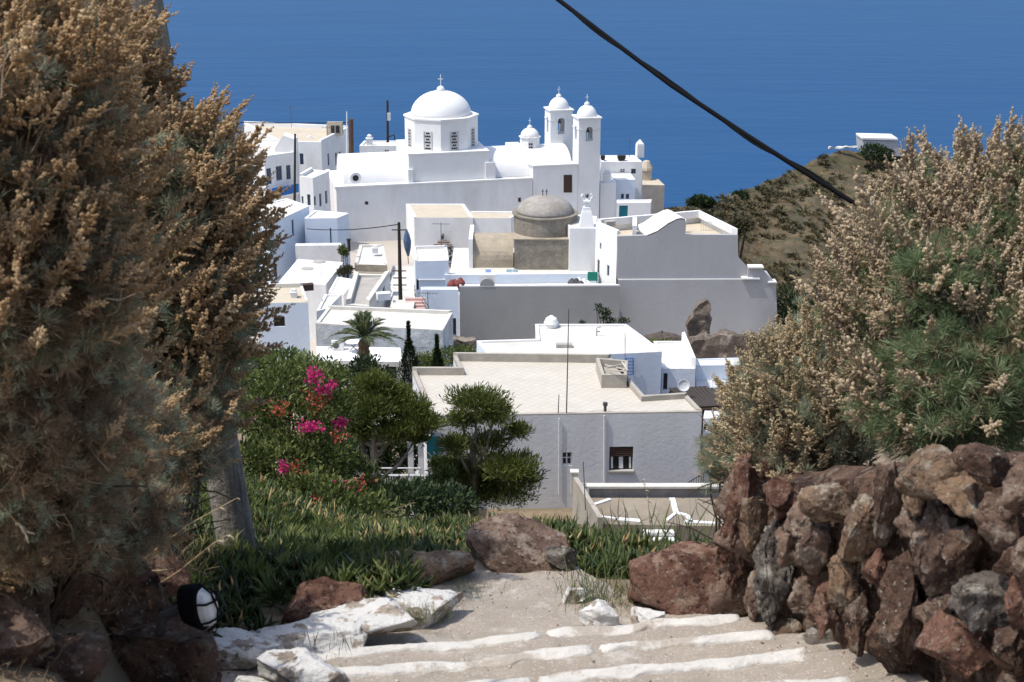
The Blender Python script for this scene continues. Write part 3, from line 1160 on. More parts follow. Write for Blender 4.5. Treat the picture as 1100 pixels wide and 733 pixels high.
Lc, lcp, _ = house('house', 'small white house with narrow doors and a sunken roof below the corner house', 'house',
                   [(321.5, 190.5), (336, 192.5), (353.5, 185), (334, 183.2)], 143, -38, WHITE, ROOFWHITE, [.12, .1, .12, .35], .3,
                   [(0, 324, 211, 326, 219, 'bluewindow'), (0, 330, 209, 333.5, 221, 'bluewindow'), (1, 337, 211, 339.5, 221, 'bluewindow'), (1, 343, 208, 345.6, 222, 'bluedoor'), (1, 349.3, 205, 351.8, 219, 'bluedoor')], coping=WHITE_CLEAN)
Lb, lbp, lbz = house('house', 'white house with three slate shuttered windows over a blue balcony', 'house',
                     [(284, 169), (315, 164.5), (320, 150), (276, 151)], 150, -38, WHITE, ROOFWHITE, .1, .25,
                     [(0, 286.5, 181, 291.5, 198, 'bluewindow'), (0, 296.5, 178.5, 303, 194, 'bluewindow'), (0, 307.5, 177.5, 312.3, 193, 'bluewindow')], coping=WHITE_CLEAN)
mb = MB()                                                    # blue balcony
a2, b2 = lbp[0], lbp[1]
d2 = (b2 - a2).normalized()
nrm = Vector((d2.y, -d2.x, 0))
bl = [onwall(x, y, a2, b2) for x, y in ((287, 211), (315.5, 205), (315.5, 196), (287, 201))]
o2 = nrm * 1.0
mb.poly([*(p + o2 for p in bl), *(p + nrm * .92 for p in bl)], [[0, 1, 2, 3], [7, 6, 5, 4], [0, 4, 5, 1], [3, 2, 6, 7], [1, 5, 6, 2], [0, 3, 7, 4]])
mb.build('balcony', BLUEPAINT, Lb)
mb = MB()
mb.poly([bl[0] + nrm * 1.1, bl[1] + nrm * 1.1, bl[1] + nrm * .01, bl[0] + nrm * .01] + [p - Vector((0, 0, .18)) for p in (bl[0] + nrm * 1.1, bl[1] + nrm * 1.1, bl[1] + nrm * .01, bl[0] + nrm * .01)],
        [[0, 1, 2, 3], [7, 6, 5, 4], [0, 4, 5, 1], [1, 5, 6, 2], [3, 7, 4, 0]])
mb.build('balcony_slab', WHITE_CLEAN, Lb)
facade('gable', [(295, 160), (304, 145.5), (317, 150), (317, 165), (295, 166)], 153, 2.0, WHITE_CLEAN, Lb)
La, lap, laz = house('house', 'big white corner house with a cream roof left of the church', 'house',
                     [(296, 152.5), (345, 153.5), (374, 139.5), (262, 134.5)], 165, -39, WHITE, CREAM, [.08, .3, .5, .3], .35,
                     [(0, 322, 165, 326, 177, 'bluewindow'), (1, 360.2, 164, 362.4, 178, 'bluewindow'), (1, 364.2, 163, 366.5, 179, 'bluewindow'), (1, 352, 165, 354, 178, 'bluewindow')], coping=WHITE_CLEAN)
mb = MB()
p = onz(360, 145, laz)
mb.box((p.x, p.y, laz + .75), (.95, .7, .75))
CHB = mb.build('chimney', CREAM, La)
mb = MB()
for dx in (-.28, .32):
    mb.box((p.x + .1 + dx, p.y - .72, laz + .8), (.22, .03, .45))
mb.build('opening', DARK, CHB)
add_chimney(La, 333, 151.5, 168, .25, .7)
Lr, _, lrz = house('house', 'low white flat roof behind the left wing of the church', 'house',
                   [(386, 158), (434, 158), (434, 152.5), (391, 152.5)], 172, -41, WHITE, ROOFWHITE, .15, .3, [(0, 413, 161, 418, 165, 'window')])
add_chimney(Lr, 397, 157, 173, .35, 1.5)

# bluish blocks in front of the chapel
G1, g1p, g1z = house('house', 'narrow blue shaded white house with a small cream roof left of the old chapel', 'house',
                     [(446, 281), (482, 280), (480, 266.5), (444, 267.5)], 112, -37, SHADEBLUE_WHITE, ROOFWHITE, [.02, .1, .25, .1], .2, [(0, 447.5, 300, 450, 312, 'opening')], coping=WHITE_CLEAN)
mb = MB()
pa, pb = onwall(449, 300.5, g1p[0], g1p[1]), onwall(481.5, 300.5, g1p[0], g1p[1])
mb.tube([pa + Vector((0, -.06, 0)), pb + Vector((0, -.06, 0))], .06, 5)
mb.build('ledge', GREYHOUSE, G1)
G2, g2p, _ = house('house', 'lower blue shaded white block with a small stair left of the long grey wall', 'house',
                   [(452.5, 312), (492.5, 312), (491, 309), (452, 309)], 106, -37, SHADEBLUE_WHITE, WHITE_CLEAN, .06, .15, [(0, 484.5, 342, 490, 362, 'browndark')])
sg = thing('stair', 'short stair with pink stained treads beside the lower blue shaded white block', 'stair', tuple(at(446, 333, 101)))
mb = MB()
for k in range(4):
    p = at(446, 331 - k * 3.6, 101 + k * .35)
    mb.box((p.x, p.y, p.z - .6), (.75, .17, .6))
mb.build('steps', mat('pinkish step plaster', (.52, .36, .32), .9, .15, 2), sg)
mb = MB()
mb.tube([at(453, 318, 101), at(461, 331, 100)], .03, 4)
mb.tube([at(453, 323, 101), at(459, 333, 100)], .03, 4)
mb.build('handrail', METAL, sg)

F1, f1p, f1z = house('house', 'white house with a beige screed roof in front of the church wall', 'house',
                     [(445, 234), (508.5, 234), (498.5, 219.5), (436, 219.5)], 138, -38, WHITE, CREAM, [.0, .04, .04, .06], .3, coping=WHITE_CLEAN)
F2, f2p, f2z = house('house', 'lower white wing with a narrow beige roof behind the old chapel', 'house',
                     [(509, 234.5), (549, 234.5), (560, 228.5), (505, 228)], 138.3, -38, WHITE, CREAM, [0, .05, .1, .0], .3, coping=WHITE_CLEAN)
cp = thing('door_canopy', 'brown timber canopy with a hanging vine on the white house wall', 'canopy', tuple(at(475, 262, 137)))
mb = MB()
for dy in (0, .45, .9):
    p, q = at(465.5, 263, 137 - dy), at(486, 263, 137 - dy)
    mb.box(((p.x + q.x) / 2, p.y, p.z), ((q.x - p.x) / 2, .12, .06))
p, q = at(470, 260, 137.6), at(483, 260, 137.6)
mb.box(((p.x + q.x) / 2, p.y, p.z), ((q.x - p.x) / 2, .3, .08))
mb.build('slats', mat('old canopy timber', (.22, .17, .14), .9, .2, 3), cp)
mb = MB()
random.seed(5)
for k in range(60):
    t = random.random()
    p = at(483.5 + random.uniform(-1.2, 1.2), lerp(264, 288, t), 136.4 + random.uniform(-.2, .2))
    d = Vector((random.uniform(-1, 1), random.uniform(-1, 1), random.uniform(-1, 1))) * .2
    e = Vector((random.uniform(-1, 1), random.uniform(-1, 1), random.uniform(-1, 1))) * .2
    mb.face([p, p + d, p + d + e, p + e])
mb.build('vine', mat('dark vine', (.07, .07, .06), .9), cp)
mb = MB()
p = at(475.5, 255, 137.7)
mb.box((p.x, p.y, p.z), (.12, .12, .22))
mb.lathe((p.x, p.y), [(.2, p.z + .22), (.05, p.z + .4)], 8)
tag(mb.build('wall_lantern', METAL), 'dark lantern on the white wall over the timber canopy', 'lantern')
pr = thing('parasol', 'folded dark blue parasol leaning at the left wall of the white house', 'parasol', tuple(at(438.5, 272, 131)))
mb = MB()
p, q = at(438.5, 275, 131), at(436.5, 246, 131)
mb.tube([p, p.lerp(q, .3), p.lerp(q, .55), p.lerp(q, .8), q], [.10, .32, .38, .25, .05], 8)
mb.build('canopy', SLATEPAINT, pr)
mb = MB()
mb.tube([p - Vector((0, 0, .8)), q], .04, 6)
mb.build('pole', METAL, pr)

# the church -------------------------------------------------------------------------------------
CYAW = R(13)
CD, CB = Vector((math.cos(CYAW), math.sin(CYAW), 0)), Vector((-math.sin(CYAW), math.cos(CYAW), 0))
CF = at(483.5, 196, 150.0)
CO = Vector((CF.x, CF.y, 0)) + CB * 4.9          # centre under the dome


def ch(x, y, z):
    return CO + CD * x + CB * y + Vector((0, 0, z))


church = thing('church', 'large white domed church with two bell towers above the village roofs', 'church', (CO.x, CO.y, -38))


def cbox(mb, x0, x1, y0, y1, z0, z1, mi=0):
    mb.prism([ch(x, y, 0) for x, y in ((x0, y0), (x1, y0), (x1, y1), (x0, y1))], z0, z1, mi)


def barrel(mb, x0, x1, yc, rad, z0, rise, n=32, mi=0):
    prof = [(yc - rad * math.cos(math.pi * k / n), z0 + rise * math.sin(math.pi * k / n)) for k in range(n + 1)]
    vs = [ch(x0, y, z) for y, z in prof] + [ch(x1, y, z) for y, z in prof]
    m_ = n + 1
    fs = [[i, m_ + i, m_ + i + 1, i + 1] for i in range(n)] + [list(range(m_ - 1, -1, -1)), list(range(m_, 2 * m_)), [0, n, m_ + n, m_]]
    mb.poly(vs, fs, mi)


ZW = -31.0
mb = MB()
A, B_ = ch(-12.4, -4.9, 0), ch(9.3, -4.9, 0)
# main body with a little round opening on the left and slits along the front
pts = [ch(-12.4, -4.9, 0), ch(9.25, -4.9, 0), ch(9.25, 4.9, 0), ch(-12.4, 4.9, 0)]
mb.prism(pts, -39, ZW)
cbox(mb, 9.3, 14.45, -4.88, 5.5, -39, -29.65)
mb.build('wall', WHITE, church)
mb = MB()
mb.box((0, 0, 0), (0, 0, 0))
mb = MB()
cbox(mb, -12.55, 9.2, -5.0, -4.6, ZW + .003, ZW + .16)
cbox(mb, -12.55, -12.1, -4.59, 4.9, ZW + .003, ZW + .16)
cbox(mb, 9.22, 14.4, -5.0, -4.6, -29.64, -29.5)
cbox(mb, 9.1, 9.5, -4.5, 5.4, -29.64, -29.5)
mb.build('coping', WHITE_CLEAN, church)
mb = MB()
barrel(mb, -11.4, -4.42, .3, 3.5, ZW - .1, 2.75)
barrel(mb, 4.42, 14.2, .3, 3.7, ZW + .05, 2.75)
mb.build('roof', WHITE_CLEAN, church, smooth=False)
for pts_ in ([(605.5, 207), (614.5, 207), (614.5, 188), (605.5, 188)], [(556.5, 217), (559.5, 217), (559.5, 212.5), (556.5, 212.5)], [(392, 220), (395.5, 220), (395.5, 216.5), (392, 216.5)]):
    mb = MB()
    q = [onwall(x, y, ch(0, -4.9, 0)[:2], ch(5, -4.9, 0)[:2]) - CB * .02 for x, y in pts_]
    mb.poly(q + [p + CB * .3 for p in q], [[0, 1, 2, 3], [0, 4, 5, 1], [1, 5, 6, 2], [2, 6, 7, 3], [3, 7, 4, 0]])
    mb.build('window', BROWNWOOD, church)
mb = MB()                                                    # round dark hole in a white boss on the left corner
c = at(382, 191.5, 148.2)
mb.tube([c, c + CB * .6], .62, 14, 0)
mb.tube([c - CB * .01, c + CB * .3], .34, 12, 1)
mb.build('oculus', [WHITE_CLEAN, DARK], church)
# base of the dome
mb = MB()
cbox(mb, -4.43, 4.43, -4.43, 4.43, ZW - .5, -27.85)
cbox(mb, -4.55, -4.0, -4.7, -3.9, ZW, ZW + 1.6)
cbox(mb, 4.0, 5.1, -4.7, -3.9, ZW, ZW + 2.0)
mb.build('dome_base', WHITE_CLEAN, church)
mb = MB()
cbox(mb, -4.5, 4.5, -4.5, 4.5, -27.847, -27.72)
mb.build('ledge', WHITE_CLEAN, church)
drum_r = 4.05
mb = MB()
mb.lathe((CO.x, CO.y), [(drum_r, -27.8), (drum_r, -24.45), (drum_r + .14, -24.43), (drum_r + .14, -24.25)], 8, a0=-math.pi / 2 + R(2))
drum = mb.build('drum', WHITE_CLEAN, church)
for k in range(8):                                           # pierced plaster lattices, one per facet
    an = -math.pi / 2 + R(2) + math.pi / 4 * (k + .5)
    nv = Vector((math.cos(an), math.sin(an), 0))
    tv = Vector((-nv.y, nv.x, 0))
    ap = drum_r * math.cos(math.pi / 8)
    mb = MB()
    c = Vector((CO.x, CO.y, -26.65)) + nv * (ap + .005)
    w_, h_ = .40, 1.0
    q = [c - tv * w_ - Vector((0, 0, h_)), c + tv * w_ - Vector((0, 0, h_)), c + tv * w_ + Vector((0, 0, h_)), c - tv * w_ + Vector((0, 0, h_))]
    mb.face(q, 0)
    for r_ in range(6):
        cols = (-.22, .0, .22) if r_ % 2 == 0 else (-.11, .11)
        for cx in cols:
            cc = c + tv * cx + Vector((0, 0, -.82 + r_ * .33))
            mb.face([cc + nv * .012 + (tv * math.cos(2 * math.pi * j / 8) + Vector((0, 0, 1)) * math.sin(2 * math.pi * j / 8)) * .115 for j in range(8)], 1)
    for s_ in (-1, 1):
        e = c + tv * s_ * (w_ + .06)
        mb.prism([e - tv * .05 - nv * .02, e + tv * .05 - nv * .02, e + tv * .05 + nv * .06, e - tv * .05 + nv * .06][::1 if True else -1], -27.7, -25.6, 0)
    mb.build('window', [mat('grey lattice plaster', (.5, .5, .5), .9), DARK], drum)


def dome(parent, c, r, z0, rise, name='dome', cross=True, sides=32, m=None):
    mb = MB()
    n = 12
    mb.lathe((c.x, c.y), [(r * math.cos(math.pi / 2 * k / n), z0 + rise * math.sin(math.pi / 2 * k / n)) for k in range(n)] + [(r * .06, z0 + rise)], sides)
    o = mb.build(name, m or WHITE_CLEAN, parent, smooth=True)
    return o


def cross(parent, c, z, h, lan=True, m=None):
    mb = MB()
    if lan:
        mb.lathe((c.x, c.y), [(h * .32, z - .1), (h * .36, z + h * .16), (h * .28, z + h * .34), (h * .08, z + h * .45)], 10)
        z += h * .42
    mb.box((c.x, c.y, z + h * .5), (h * .035, h * .035, h * .5))
    mb.box((c.x, c.y, z + h * .62), (h * .22, h * .03, h * .035), CYAW)
    mb.build('cross', m or WHITE_CLEAN, parent)


d1 = dome(church, CO, 3.35, -24.26, 2.6)
cross(d1, CO, -21.72, 1.25)


def arch_prof(u0, u1, w, z0, z1, zs, n=8):
    """wall outline (u,z) with an arched gap u0..u1 open at the bottom"""
    r = (u1 - u0) / 2
    out = [(0, z0), (u0, z0), (u0, zs)]
    out += [(u0 + r - r * math.cos(math.pi * k / n), zs + r * math.sin(math.pi * k / n)) for k in range(1, n)]
    out += [(u1, zs), (u1, z0), (w, z0), (w, z1), (0, z1)]
    return out


def bell_tower(label_parent, cx, cy, zb, ztop, hw, ops):
    """cx, cy in church coordinates; ops = arch sill height and spring height"""
    bt = bpy.data.objects.new('bell_tower', None)
    C.objects.link(bt)
    c0 = ch(cx, cy, zb)
    bt.parent = church
    bt.location = c0 - church.location
    zsill, zs = ops
    mb = MB()
    cbox(mb, cx - hw, cx + hw, cy - hw, cy + hw, zb, zsill)
    t = .35
    for (sx, sy) in ((0, -1), (0, 1), (-1, 0), (1, 0)):
        wd = 2 * hw if sx == 0 else 2 * hw - 2 * t - .004
        pr = arch_prof(wd / 2 - .42, wd / 2 + .42, wd, zsill + .002, ztop, zs)
        vs0, vs1 = [], []
        for u, z in pr:
            if sx == 0:
                x_, ya, yb = cx - wd / 2 + u, cy + sy * hw, cy + sy * (hw - t)
                vs0.append(ch(x_, ya, z))
                vs1.append(ch(x_, yb, z))
            else:
                y_, xa, xb = cy - wd / 2 + u, cx + sx * hw, cx + sx * (hw - t)
                vs0.append(ch(xa, y_, z))
                vs1.append(ch(xb, y_, z))
        n = len(pr)
        mb.poly(vs0 + vs1, [list(range(n)), list(range(2 * n - 1, n - 1, -1))] + [[(i + 1) % n, i, n + i, n + (i + 1) % n] for i in range(n)])
    mb.build('wall', WHITE_CLEAN, bt)
    mb = MB()
    for z_, e, h_ in ((ztop + .002, .14, .14), (zsill - .9, .09, .1), ((zs + .1), .07, .09)):
        if z_ > zsill and z_ < ztop:
            for s_ in (-1, 1):                              # short imposts beside the arches
                cbox(mb, cx + s_ * (hw - .45) - .46, cx + s_ * (hw - .45) + .46, cy - hw - e, cy - hw - .002, z_, z_ + h_)
                cbox(mb, cx - hw - e, cx - hw - .002, cy + s_ * (hw - .45) - .46, cy + s_ * (hw - .45) + .46, z_, z_ + h_)
        elif z_ >= ztop:
            cbox(mb, cx - hw - e, cx + hw + e, cy - hw - e, cy + hw + e, z_, z_ + h_)
    mb.build('cornice', WHITE_CLEAN, bt)
    c = ch(cx, cy, 0)
    dm = dome(bt, c, hw * .9, ztop + .143, hw * .98, sides=24)
    cross(dm, c, ztop + .12 + hw * .98, .85)
    mb = MB()
    mb.lathe((c.x, c.y), [(.34, zs - .35), (.27, zs - .15), (.2, zs + .15), (.05, zs + .28)], 12)
    mb.build('bell', METAL, bt)
    return bt


bell_tower(church, 15.72, -3.66, -39, -24.6, 1.24, (-27.1, -25.9))
bell_tower(church, 14.05, 2.2, -38, -24.55, 1.3, (-27.2, -25.75))
mb = MB()                                                    # little cupola on the nave ridge
cc = at(569, 160, 157.2)
mb.lathe((cc.x, cc.y), [(1.12, -29.6), (1.12, -27.25), (1.26, -27.23), (1.26, -27.12)], 8, a0=R(22.5 + 13))
cu = mb.build('cupola', WHITE_CLEAN, church)
mb = MB()
for r_ in range(3):
    for dx in (-.12, .12):
        p = cc + Vector((dx + .1, 0, 0))
        mb.box((p.x, cc.y - 1.06, -28.6 + r_ * .36), (.085, .03, .11), R(13))
mb.build('window', DARK, cu)
dm = dome(cu, cc, 1.05, -27.12, .95, sides=20)
cross(dm, cc, -26.22, .8)
mb = MB()
p = at(551, 161, 160)
mb.box((p.x, p.y, p.z), (.75, .75, .75), CYAW)
mb.build('parapet_block', WHITE_CLEAN, church)

# right of the church
E1, e1p, e1z = house('house', 'white house with dark roof tanks right of the bell towers', 'house',
                     [(646, 175), (690, 175), (681, 168), (644, 168)], 160, -40, WHITE, WHITE_CLEAN, .12, .3, [(0, 666, 181.5, 671.5, 186, 'window'), (0, 678, 181.5, 683, 187, 'bluewindow')])
mb = MB()
p = at(687, 172, 163.5)
mb.box((p.x, p.y, e1z + .75), (.42, .42, .75), .2)
mb.lathe((p.x, p.y), [(.55, e1z + 1.503), (.55, e1z + 1.6), (.05, e1z + 2.1)], 4, a0=R(55))
mb.build('chimney', WHITE_CLEAN, E1)
for x, sx in ((667.5, .45), (647.5, .22)):
    mb = MB()
    p = onz(x, 171.5, e1z + .15)
    mb.box((p.x, p.y, e1z + .45), (sx, .35, .2), .1)
    mb.box((p.x, p.y, e1z + .16), (sx * .8, .28, .09), .1)
    t_ = mb.build('water_tank', mat('black tank', (.02, .02, .018), .5))
    tag(t_, 'wide black water tank on the white roof by the towers' if x > 660 else 'small black water tank on the white roof against the bell tower', 'water tank')
E2, e2p, e2z = house('house', 'lower blue shaded white house with paired windows right of the bell towers', 'house',
                     [(661, 194), (682.5, 193.5), (677.5, 187), (655, 187)], 156, -40, SHADEBLUE_WHITE, WHITE_CLEAN, .06, .25, [(0, 667, 208.5, 670.3, 213.8, 'bluewindow'), (0, 672.3, 208.5, 675.8, 213.8, 'bluewindow')], coping=WHITE_CLEAN)
E3, e3p, e3z = house('house', 'slim white block with a squat chimney against the front bell tower', 'house',
                     [(645, 197.5), (662, 197), (660, 193.5), (644, 194)], 154.5, -40, WHITE, WHITE_CLEAN, .05, .2)
add_chimney(E3, 651.8, 197, 155.2, .38, 1.55)
E4, _, _ = house('house', 'small white house with a teal door in front of the grey chapel house', 'house',
                 [(662.5, 219.5), (699, 219), (700, 215.5), (662.5, 216)], 147, -40, WHITE, WHITE_CLEAN, .12, .2, [(0, 665, 221, 674.5, 234, 'tealdoor')], coping=WHITE_CLEAN)
E5, e5p, e5z = house('house', 'grey stone house with a pale curved roof at the cliff edge', 'house',
                     [(690, 199), (714, 199.5), (707, 193), (690, 191)], 166, -42, mat('grey cliff house stone', (.34, .31, .28), .95, .25, .9, .03, 2), CREAM, .05, .3, coping=CREAM)
mb = MB()
p = onz(694, 193, e5z)
mb.box((p.x, p.y, e5z + .6), (.6, .6, .6))
mb.lathe((p.x, p.y), [(.85, e5z + 1.203), (.8, e5z + 1.5), (.4, e5z + 2.3), (.1, e5z + 2.4)], 8)
mb.build('chimney', CREAM, E5)

# old grey domed chapel -----------------------------------------------------------------------------
hz0 = -34.5
p0, p1 = at(552.5, 258, 122), at(625, 258, 122)
hx0, hx1 = p0.x, p1.x
hc = Vector(((at(552.3, 240, 125).x + at(619.3, 240, 125).x) / 2, 125.2, 0))
zr = p0.z
chapel = thing('chapel', 'old bare stone chapel with a round grey dome between the white houses', 'chapel', (hc.x, hc.y, hz0))
mb = MB()
mb.prism([(hx0, 122), (hx1, 122), (hx1, 128.4), (hx0, 128.4)], hz0, zr)
mb.build('wall', OLDSTONE, chapel)
mb = MB()
mb.prism([(hx0 - .1, 121.92), (hx1 + .1, 121.92), (hx1 + .1, 128.5), (hx0 - .1, 128.5)], zr + .003, zr + .12)
mb.build('ledge', OLDROOF, chapel)
mb = MB()
mb.lathe((hc.x, hc.y), [(2.92, zr + .1), (2.92, zr + 1.72), (3.05, zr + 1.74), (3.05, zr + 1.85)], 40)
dr = mb.build('drum', OLDSTONE, chapel, smooth=False)
CHAPELDOME = mat('chapel dome plaster', (.31, .29, .265), .95, .2, 1.3, .05, 3, col2=(.22, .2, .17), thr=(.5, .7), col3=(.40, .36, .28), thr3=(.55, .7))
dm = dome(chapel, hc, 2.6, zr + 1.853, 1.55, sides=36, m=CHAPELDOME)
mb = MB()
for dx in (-.25, .1):
    mb.box((hc.x + dx, hc.y, zr + 3.65), (.04, .04, .3))
    mb.box((hc.x + dx, hc.y, zr + 3.78), (.12, .03, .03))
mb.build('cross', METAL, dm)
for (xa, xb, nm) in ((507.5, 551.5, 'l'), (625.8, 641, 'r')):
    xl, xr = at(xa, 270, 122).x, at(xb, 270, 122.6).x
    mb = MB()
    n = 14
    zs_ = at(530, 279.5, 122.6).z
    prof = [(122.7, hz0), (122.7, zs_)] + [(125.4 - 2.7 * math.cos(math.pi * k / n), zs_ + 1.75 * math.sin(math.pi * k / n)) for k in range(1, n)] + [(128.1, zs_), (128.1, hz0)]
    m_ = len(prof)
    vs = [(xl, y, z) for y, z in prof] + [(xr, y, z) for y, z in prof]
    mb.poly(vs, [[i, m_ + i, m_ + (i + 1) % m_, (i + 1) % m_][::1] for i in range(m_)] + [list(range(m_ - 1, -1, -1)), list(range(m_, 2 * m_))])
    mb.build('wing', OLDROOF, chapel)
mb = MB()
p = at(506.5, 273, 122.8)
mb.prism([(p.x - .25, 122.6), (p.x + .12, 122.6), (p.x + .12, 128.2), (p.x - .25, 128.2)], hz0, at(506, 256, 123).z)
mb.build('gable_wall', WHITE, chapel)

# terrace and walls before the chapel
V, vp, vz = house('wall', 'low white wall with a bright coping in front of the stone chapel', 'wall',
                  [(478, 296), (643, 294.5), (642, 292.5), (478, 294)], 112, -37, SHADEBLUE_WHITE, WHITE_CLEAN, .05, .12, coping=WHITE_CLEAN)
I_, ip, iz = house('wall', 'long bare grey wall below the chapel terrace', 'wall',
                   [(493.5, 308.5), (666, 307.5)], 108, -37, GREYWALL, GREYROOF, [.10, 0, 0, .10], .4, depth=.45, coping=WHITE_CLEAN)
mb = MB()
mb.prism([(ip[0].x, ip[0].y + .5), (ip[1].x - .4, ip[1].y + .5), (vp[1].x - .1, vp[1].y - .02), (vp[0].x + .8, vp[0].y - .02)], -37, iz - .9)
mb.prism([(vp[0].x, vp[0].y + .7), (vp[1].x, vp[1].y + .7), (vp[1].x, vp[1].y + 3.0), (vp[0].x, vp[0].y + 3.0)], -37, iz - 1.15)
mb.prism([(vp[0].x, vp[0].y + 3.02), (vp[1].x, vp[1].y + 3.02), (vp[1].x, 130), (vp[0].x, 130)], -37.5, -33.2)
structure(mb.build('terrace_floor', ROOFWHITE))
mb = MB()
p, q = onwall(515.5, 307.6, ip[0], ip[1]), onwall(530.5, 307.6, ip[0], ip[1])
n = 10
rr = (q.x - p.x) / 2
pr = [(p.x + rr - rr * math.cos(math.pi * k / n), iz + .105 + rr * 1.05 * math.sin(math.pi * k / n)) for k in range(n + 1)]
mb.poly([(x, p.y - .03, z) for x, z in pr] + [(x, p.y + .45, z) for x, z in pr],
        [list(range(n + 1)), list(range(2 * n + 1, n, -1))] + [[i + 1, i, n + 1 + i, n + 2 + i] for i in range(n)])
mb.build('arched_bump', GREYWALL, I_)
mb = MB()
mb.box(((p.x + q.x) / 2, p.y + .62, iz + .45), (rr * 1.15, .15, .42))
mb.build('niche', WHITE_CLEAN, I_)


def plastic_chair(px, py, Y, m, label):
    p = at(px, py, Y)
    p.z = iz - 1.15
    t = thing('chair', label, 'chair', tuple(p), 'chairs on the chapel terrace')
    mb = MB()
    mb.box((p.x, p.y, p.z + .44), (.24, .24, .03))
    mb.build('seat', m, t)
    mb = MB()
    mb.box((p.x, p.y + .24, p.z + .76), (.24, .03, .28))
    mb.build('backrest', m, t)
    for sx in (-1, 1):
        for sy in (-1, 1):
            mb = MB()
            mb.box((p.x + sx * .2, p.y + sy * .2, p.z + .205), (.03, .03, .205))
            mb.build('leg', m, t)


tzr = iz + .02
mb = MB()
p = at(636, 303, 112)
mb.box((p.x, 111.4, iz - .05), (.42, .06, .38))
mb.box((p.x - .36, 111.4, iz - .66), (.03, .03, .23))
mb.box((p.x + .36, 111.4, iz - .66), (.03, .03, .23))
tag(mb.build('crate_board', mat('green board', (.02, .22, .16), .5)), 'green board standing on the terrace by the grey gabled house', 'board')
random.seed(11)
for k, (x, m_, lab) in enumerate(((620, mat('dark sacking', (.07, .07, .075), .9), 'dark heap of sacking on the terrace behind the long grey wall'),
                                  (628, WHITE_CLEAN, 'heap of white sacks beside the dark sacking on the terrace'),
                                  (488, mat('reddish sack', (.2, .06, .05), .9), 'dark red bundle at the left end of the chapel terrace'))):
    p = at(x, 304.5, 110.2)
    iz_ = iz - .9 + .5
    mb = MB()
    for j in range(5):
        mb.lathe((p.x + random.uniform(-.5, .5), 110.2 + random.uniform(-.3, .3)), [(.2, iz - .9), (.42, iz - .6), (.36, iz - .25), (.1, iz + random.uniform(-.1, .12))], 9)
    tag(mb.build('sack_heap', m_), lab, 'sacks')
plastic_chair(524.5, 301.5, 113.6, mat('pale blue plastic', (.45, .58, .85), .5), 'pale blue chair on the terrace before the chapel')
plastic_chair(547, 301, 113.6, mat('pale grey plastic', (.55, .66, .66), .5), 'first pale grey green chair right of the blue one')
plastic_chair(553.5, 301, 113.6, mat('pale grey plastic', (.55, .66, .66), .5), 'second pale grey green chair right of the blue one')

# the grey gabled house
J = thing('house', 'big grey rendered house with a curved gable facing the lane', 'house', tuple(at(730, 362, 110)))
JY = 110.0
prof = [(663, 300), (803, 300), (803.5, 288), (793, 276), (792.5, 252.5), (736, 252.5), (736, 236), (732, 234.5), (727, 235.5), (718, 240), (706, 248.5), (695, 253), (663, 254)][::-1]
prof = prof[::-1]
facade('front_wall', prof, JY, .35, GREYBIG, J)
pf = at(663, 254, JY)
zj = pf.z
pj = [at(663.02, 254, JY + .36), at(792, 253, JY + .36), onz(752, 233, zj), onz(640, 243, zj)]
pj = [Vector((p.x, p.y)) for p in pj]
mb = MB()
P = panel(mb, pj[3], pj[0], -37, zj, [])
oo = []
dL = (pj[0] - pj[3]).normalized()
for x0, y0, x1, y1, kd in ((641.6, 279, 644, 299, 'browndoor'), (652, 285, 654.5, 297, 'bluewindow'), (644.2, 261, 646, 268, 'bluewindow')):
    us = [(Vector(onwall(x, (y0 + y1) / 2, pj[3], pj[0])[:2]) - pj[3]).dot(dL) for x in (x0, x1)]
    ws = [onwall((x0 + x1) / 2, y, pj[3], pj[0]).z for y in (y1, y0)]
    oo.append((max(.05, us[0]), us[1], ws[0], ws[1], kd))
mb = MB()
P = panel(mb, pj[3], pj[0], -37, zj, oo)
panel(mb, pj[1], pj[2], -37, zj, [])
panel(mb, pj[2], pj[3], -37, zj, [])
mb.build('side_wall', WHITE, J)
for o in oo:
    fit_opening(P, *o, J)
mb = MB()
mb.face([(p.x, p.y, zj - .5) for p in pj])
mb.build('roof', CREAM, J)
mb = MB()
q = inset(pj, .3)
for i, h in ((1, .55), (2, .6), (3, .35)):
    j = (i + 1) % 4
    mb.prism([pj[i], pj[j], q[j], q[i]], zj + .002, zj + h)
t0, t1 = at(690, 253, JY + .4), at(690, 240, JY + 3.4)
mb.prism([(t0.x - .8, JY + .6), (t0.x - .45, JY + .6), (t1.x - .45, JY + 3.6), (t1.x - .8, JY + 3.6)], zj - .5, zj + .75)
mb.prism([(t0.x + .9 + .1, JY + 3.2), (at(737, 250, JY + 3).x, JY + 3.2), (at(737, 250, JY + 3).x, JY + 3.5), (t0.x + .9 + .1, JY + 3.5)], zj - .5, zj + .6)
mb.build('parapet', WHITE_CLEAN, J)
gp = [(736, 236), (732, 234.5), (727, 235.5), (718, 240), (706, 248.5), (695, 253)]
mb = MB()                                                    # white vault roof behind the curved gable
gw = [onwall(x, y - .6, (pf.x, JY), (pf.x + 1, JY)) for x, y in gp]
bk = Vector((-.9, 1.9, .25))
for i in range(len(gw) - 1):
    mb.poly([gw[i], gw[i + 1], gw[i + 1] + bk, gw[i] + bk] + [v - Vector((0, 0, .12)) for v in (gw[i], gw[i + 1], gw[i + 1] + bk, gw[i] + bk)],
            [[0, 3, 2, 1], [4, 5, 6, 7], [0, 1, 5, 4], [1, 2, 6, 5], [2, 3, 7, 6], [3, 0, 4, 7]])
mb.build('vault_roof', WHITE_CLEAN, J)
mb = MB()
gq = [at(736, 253, JY + .36), at(736, 236, JY + .36)]
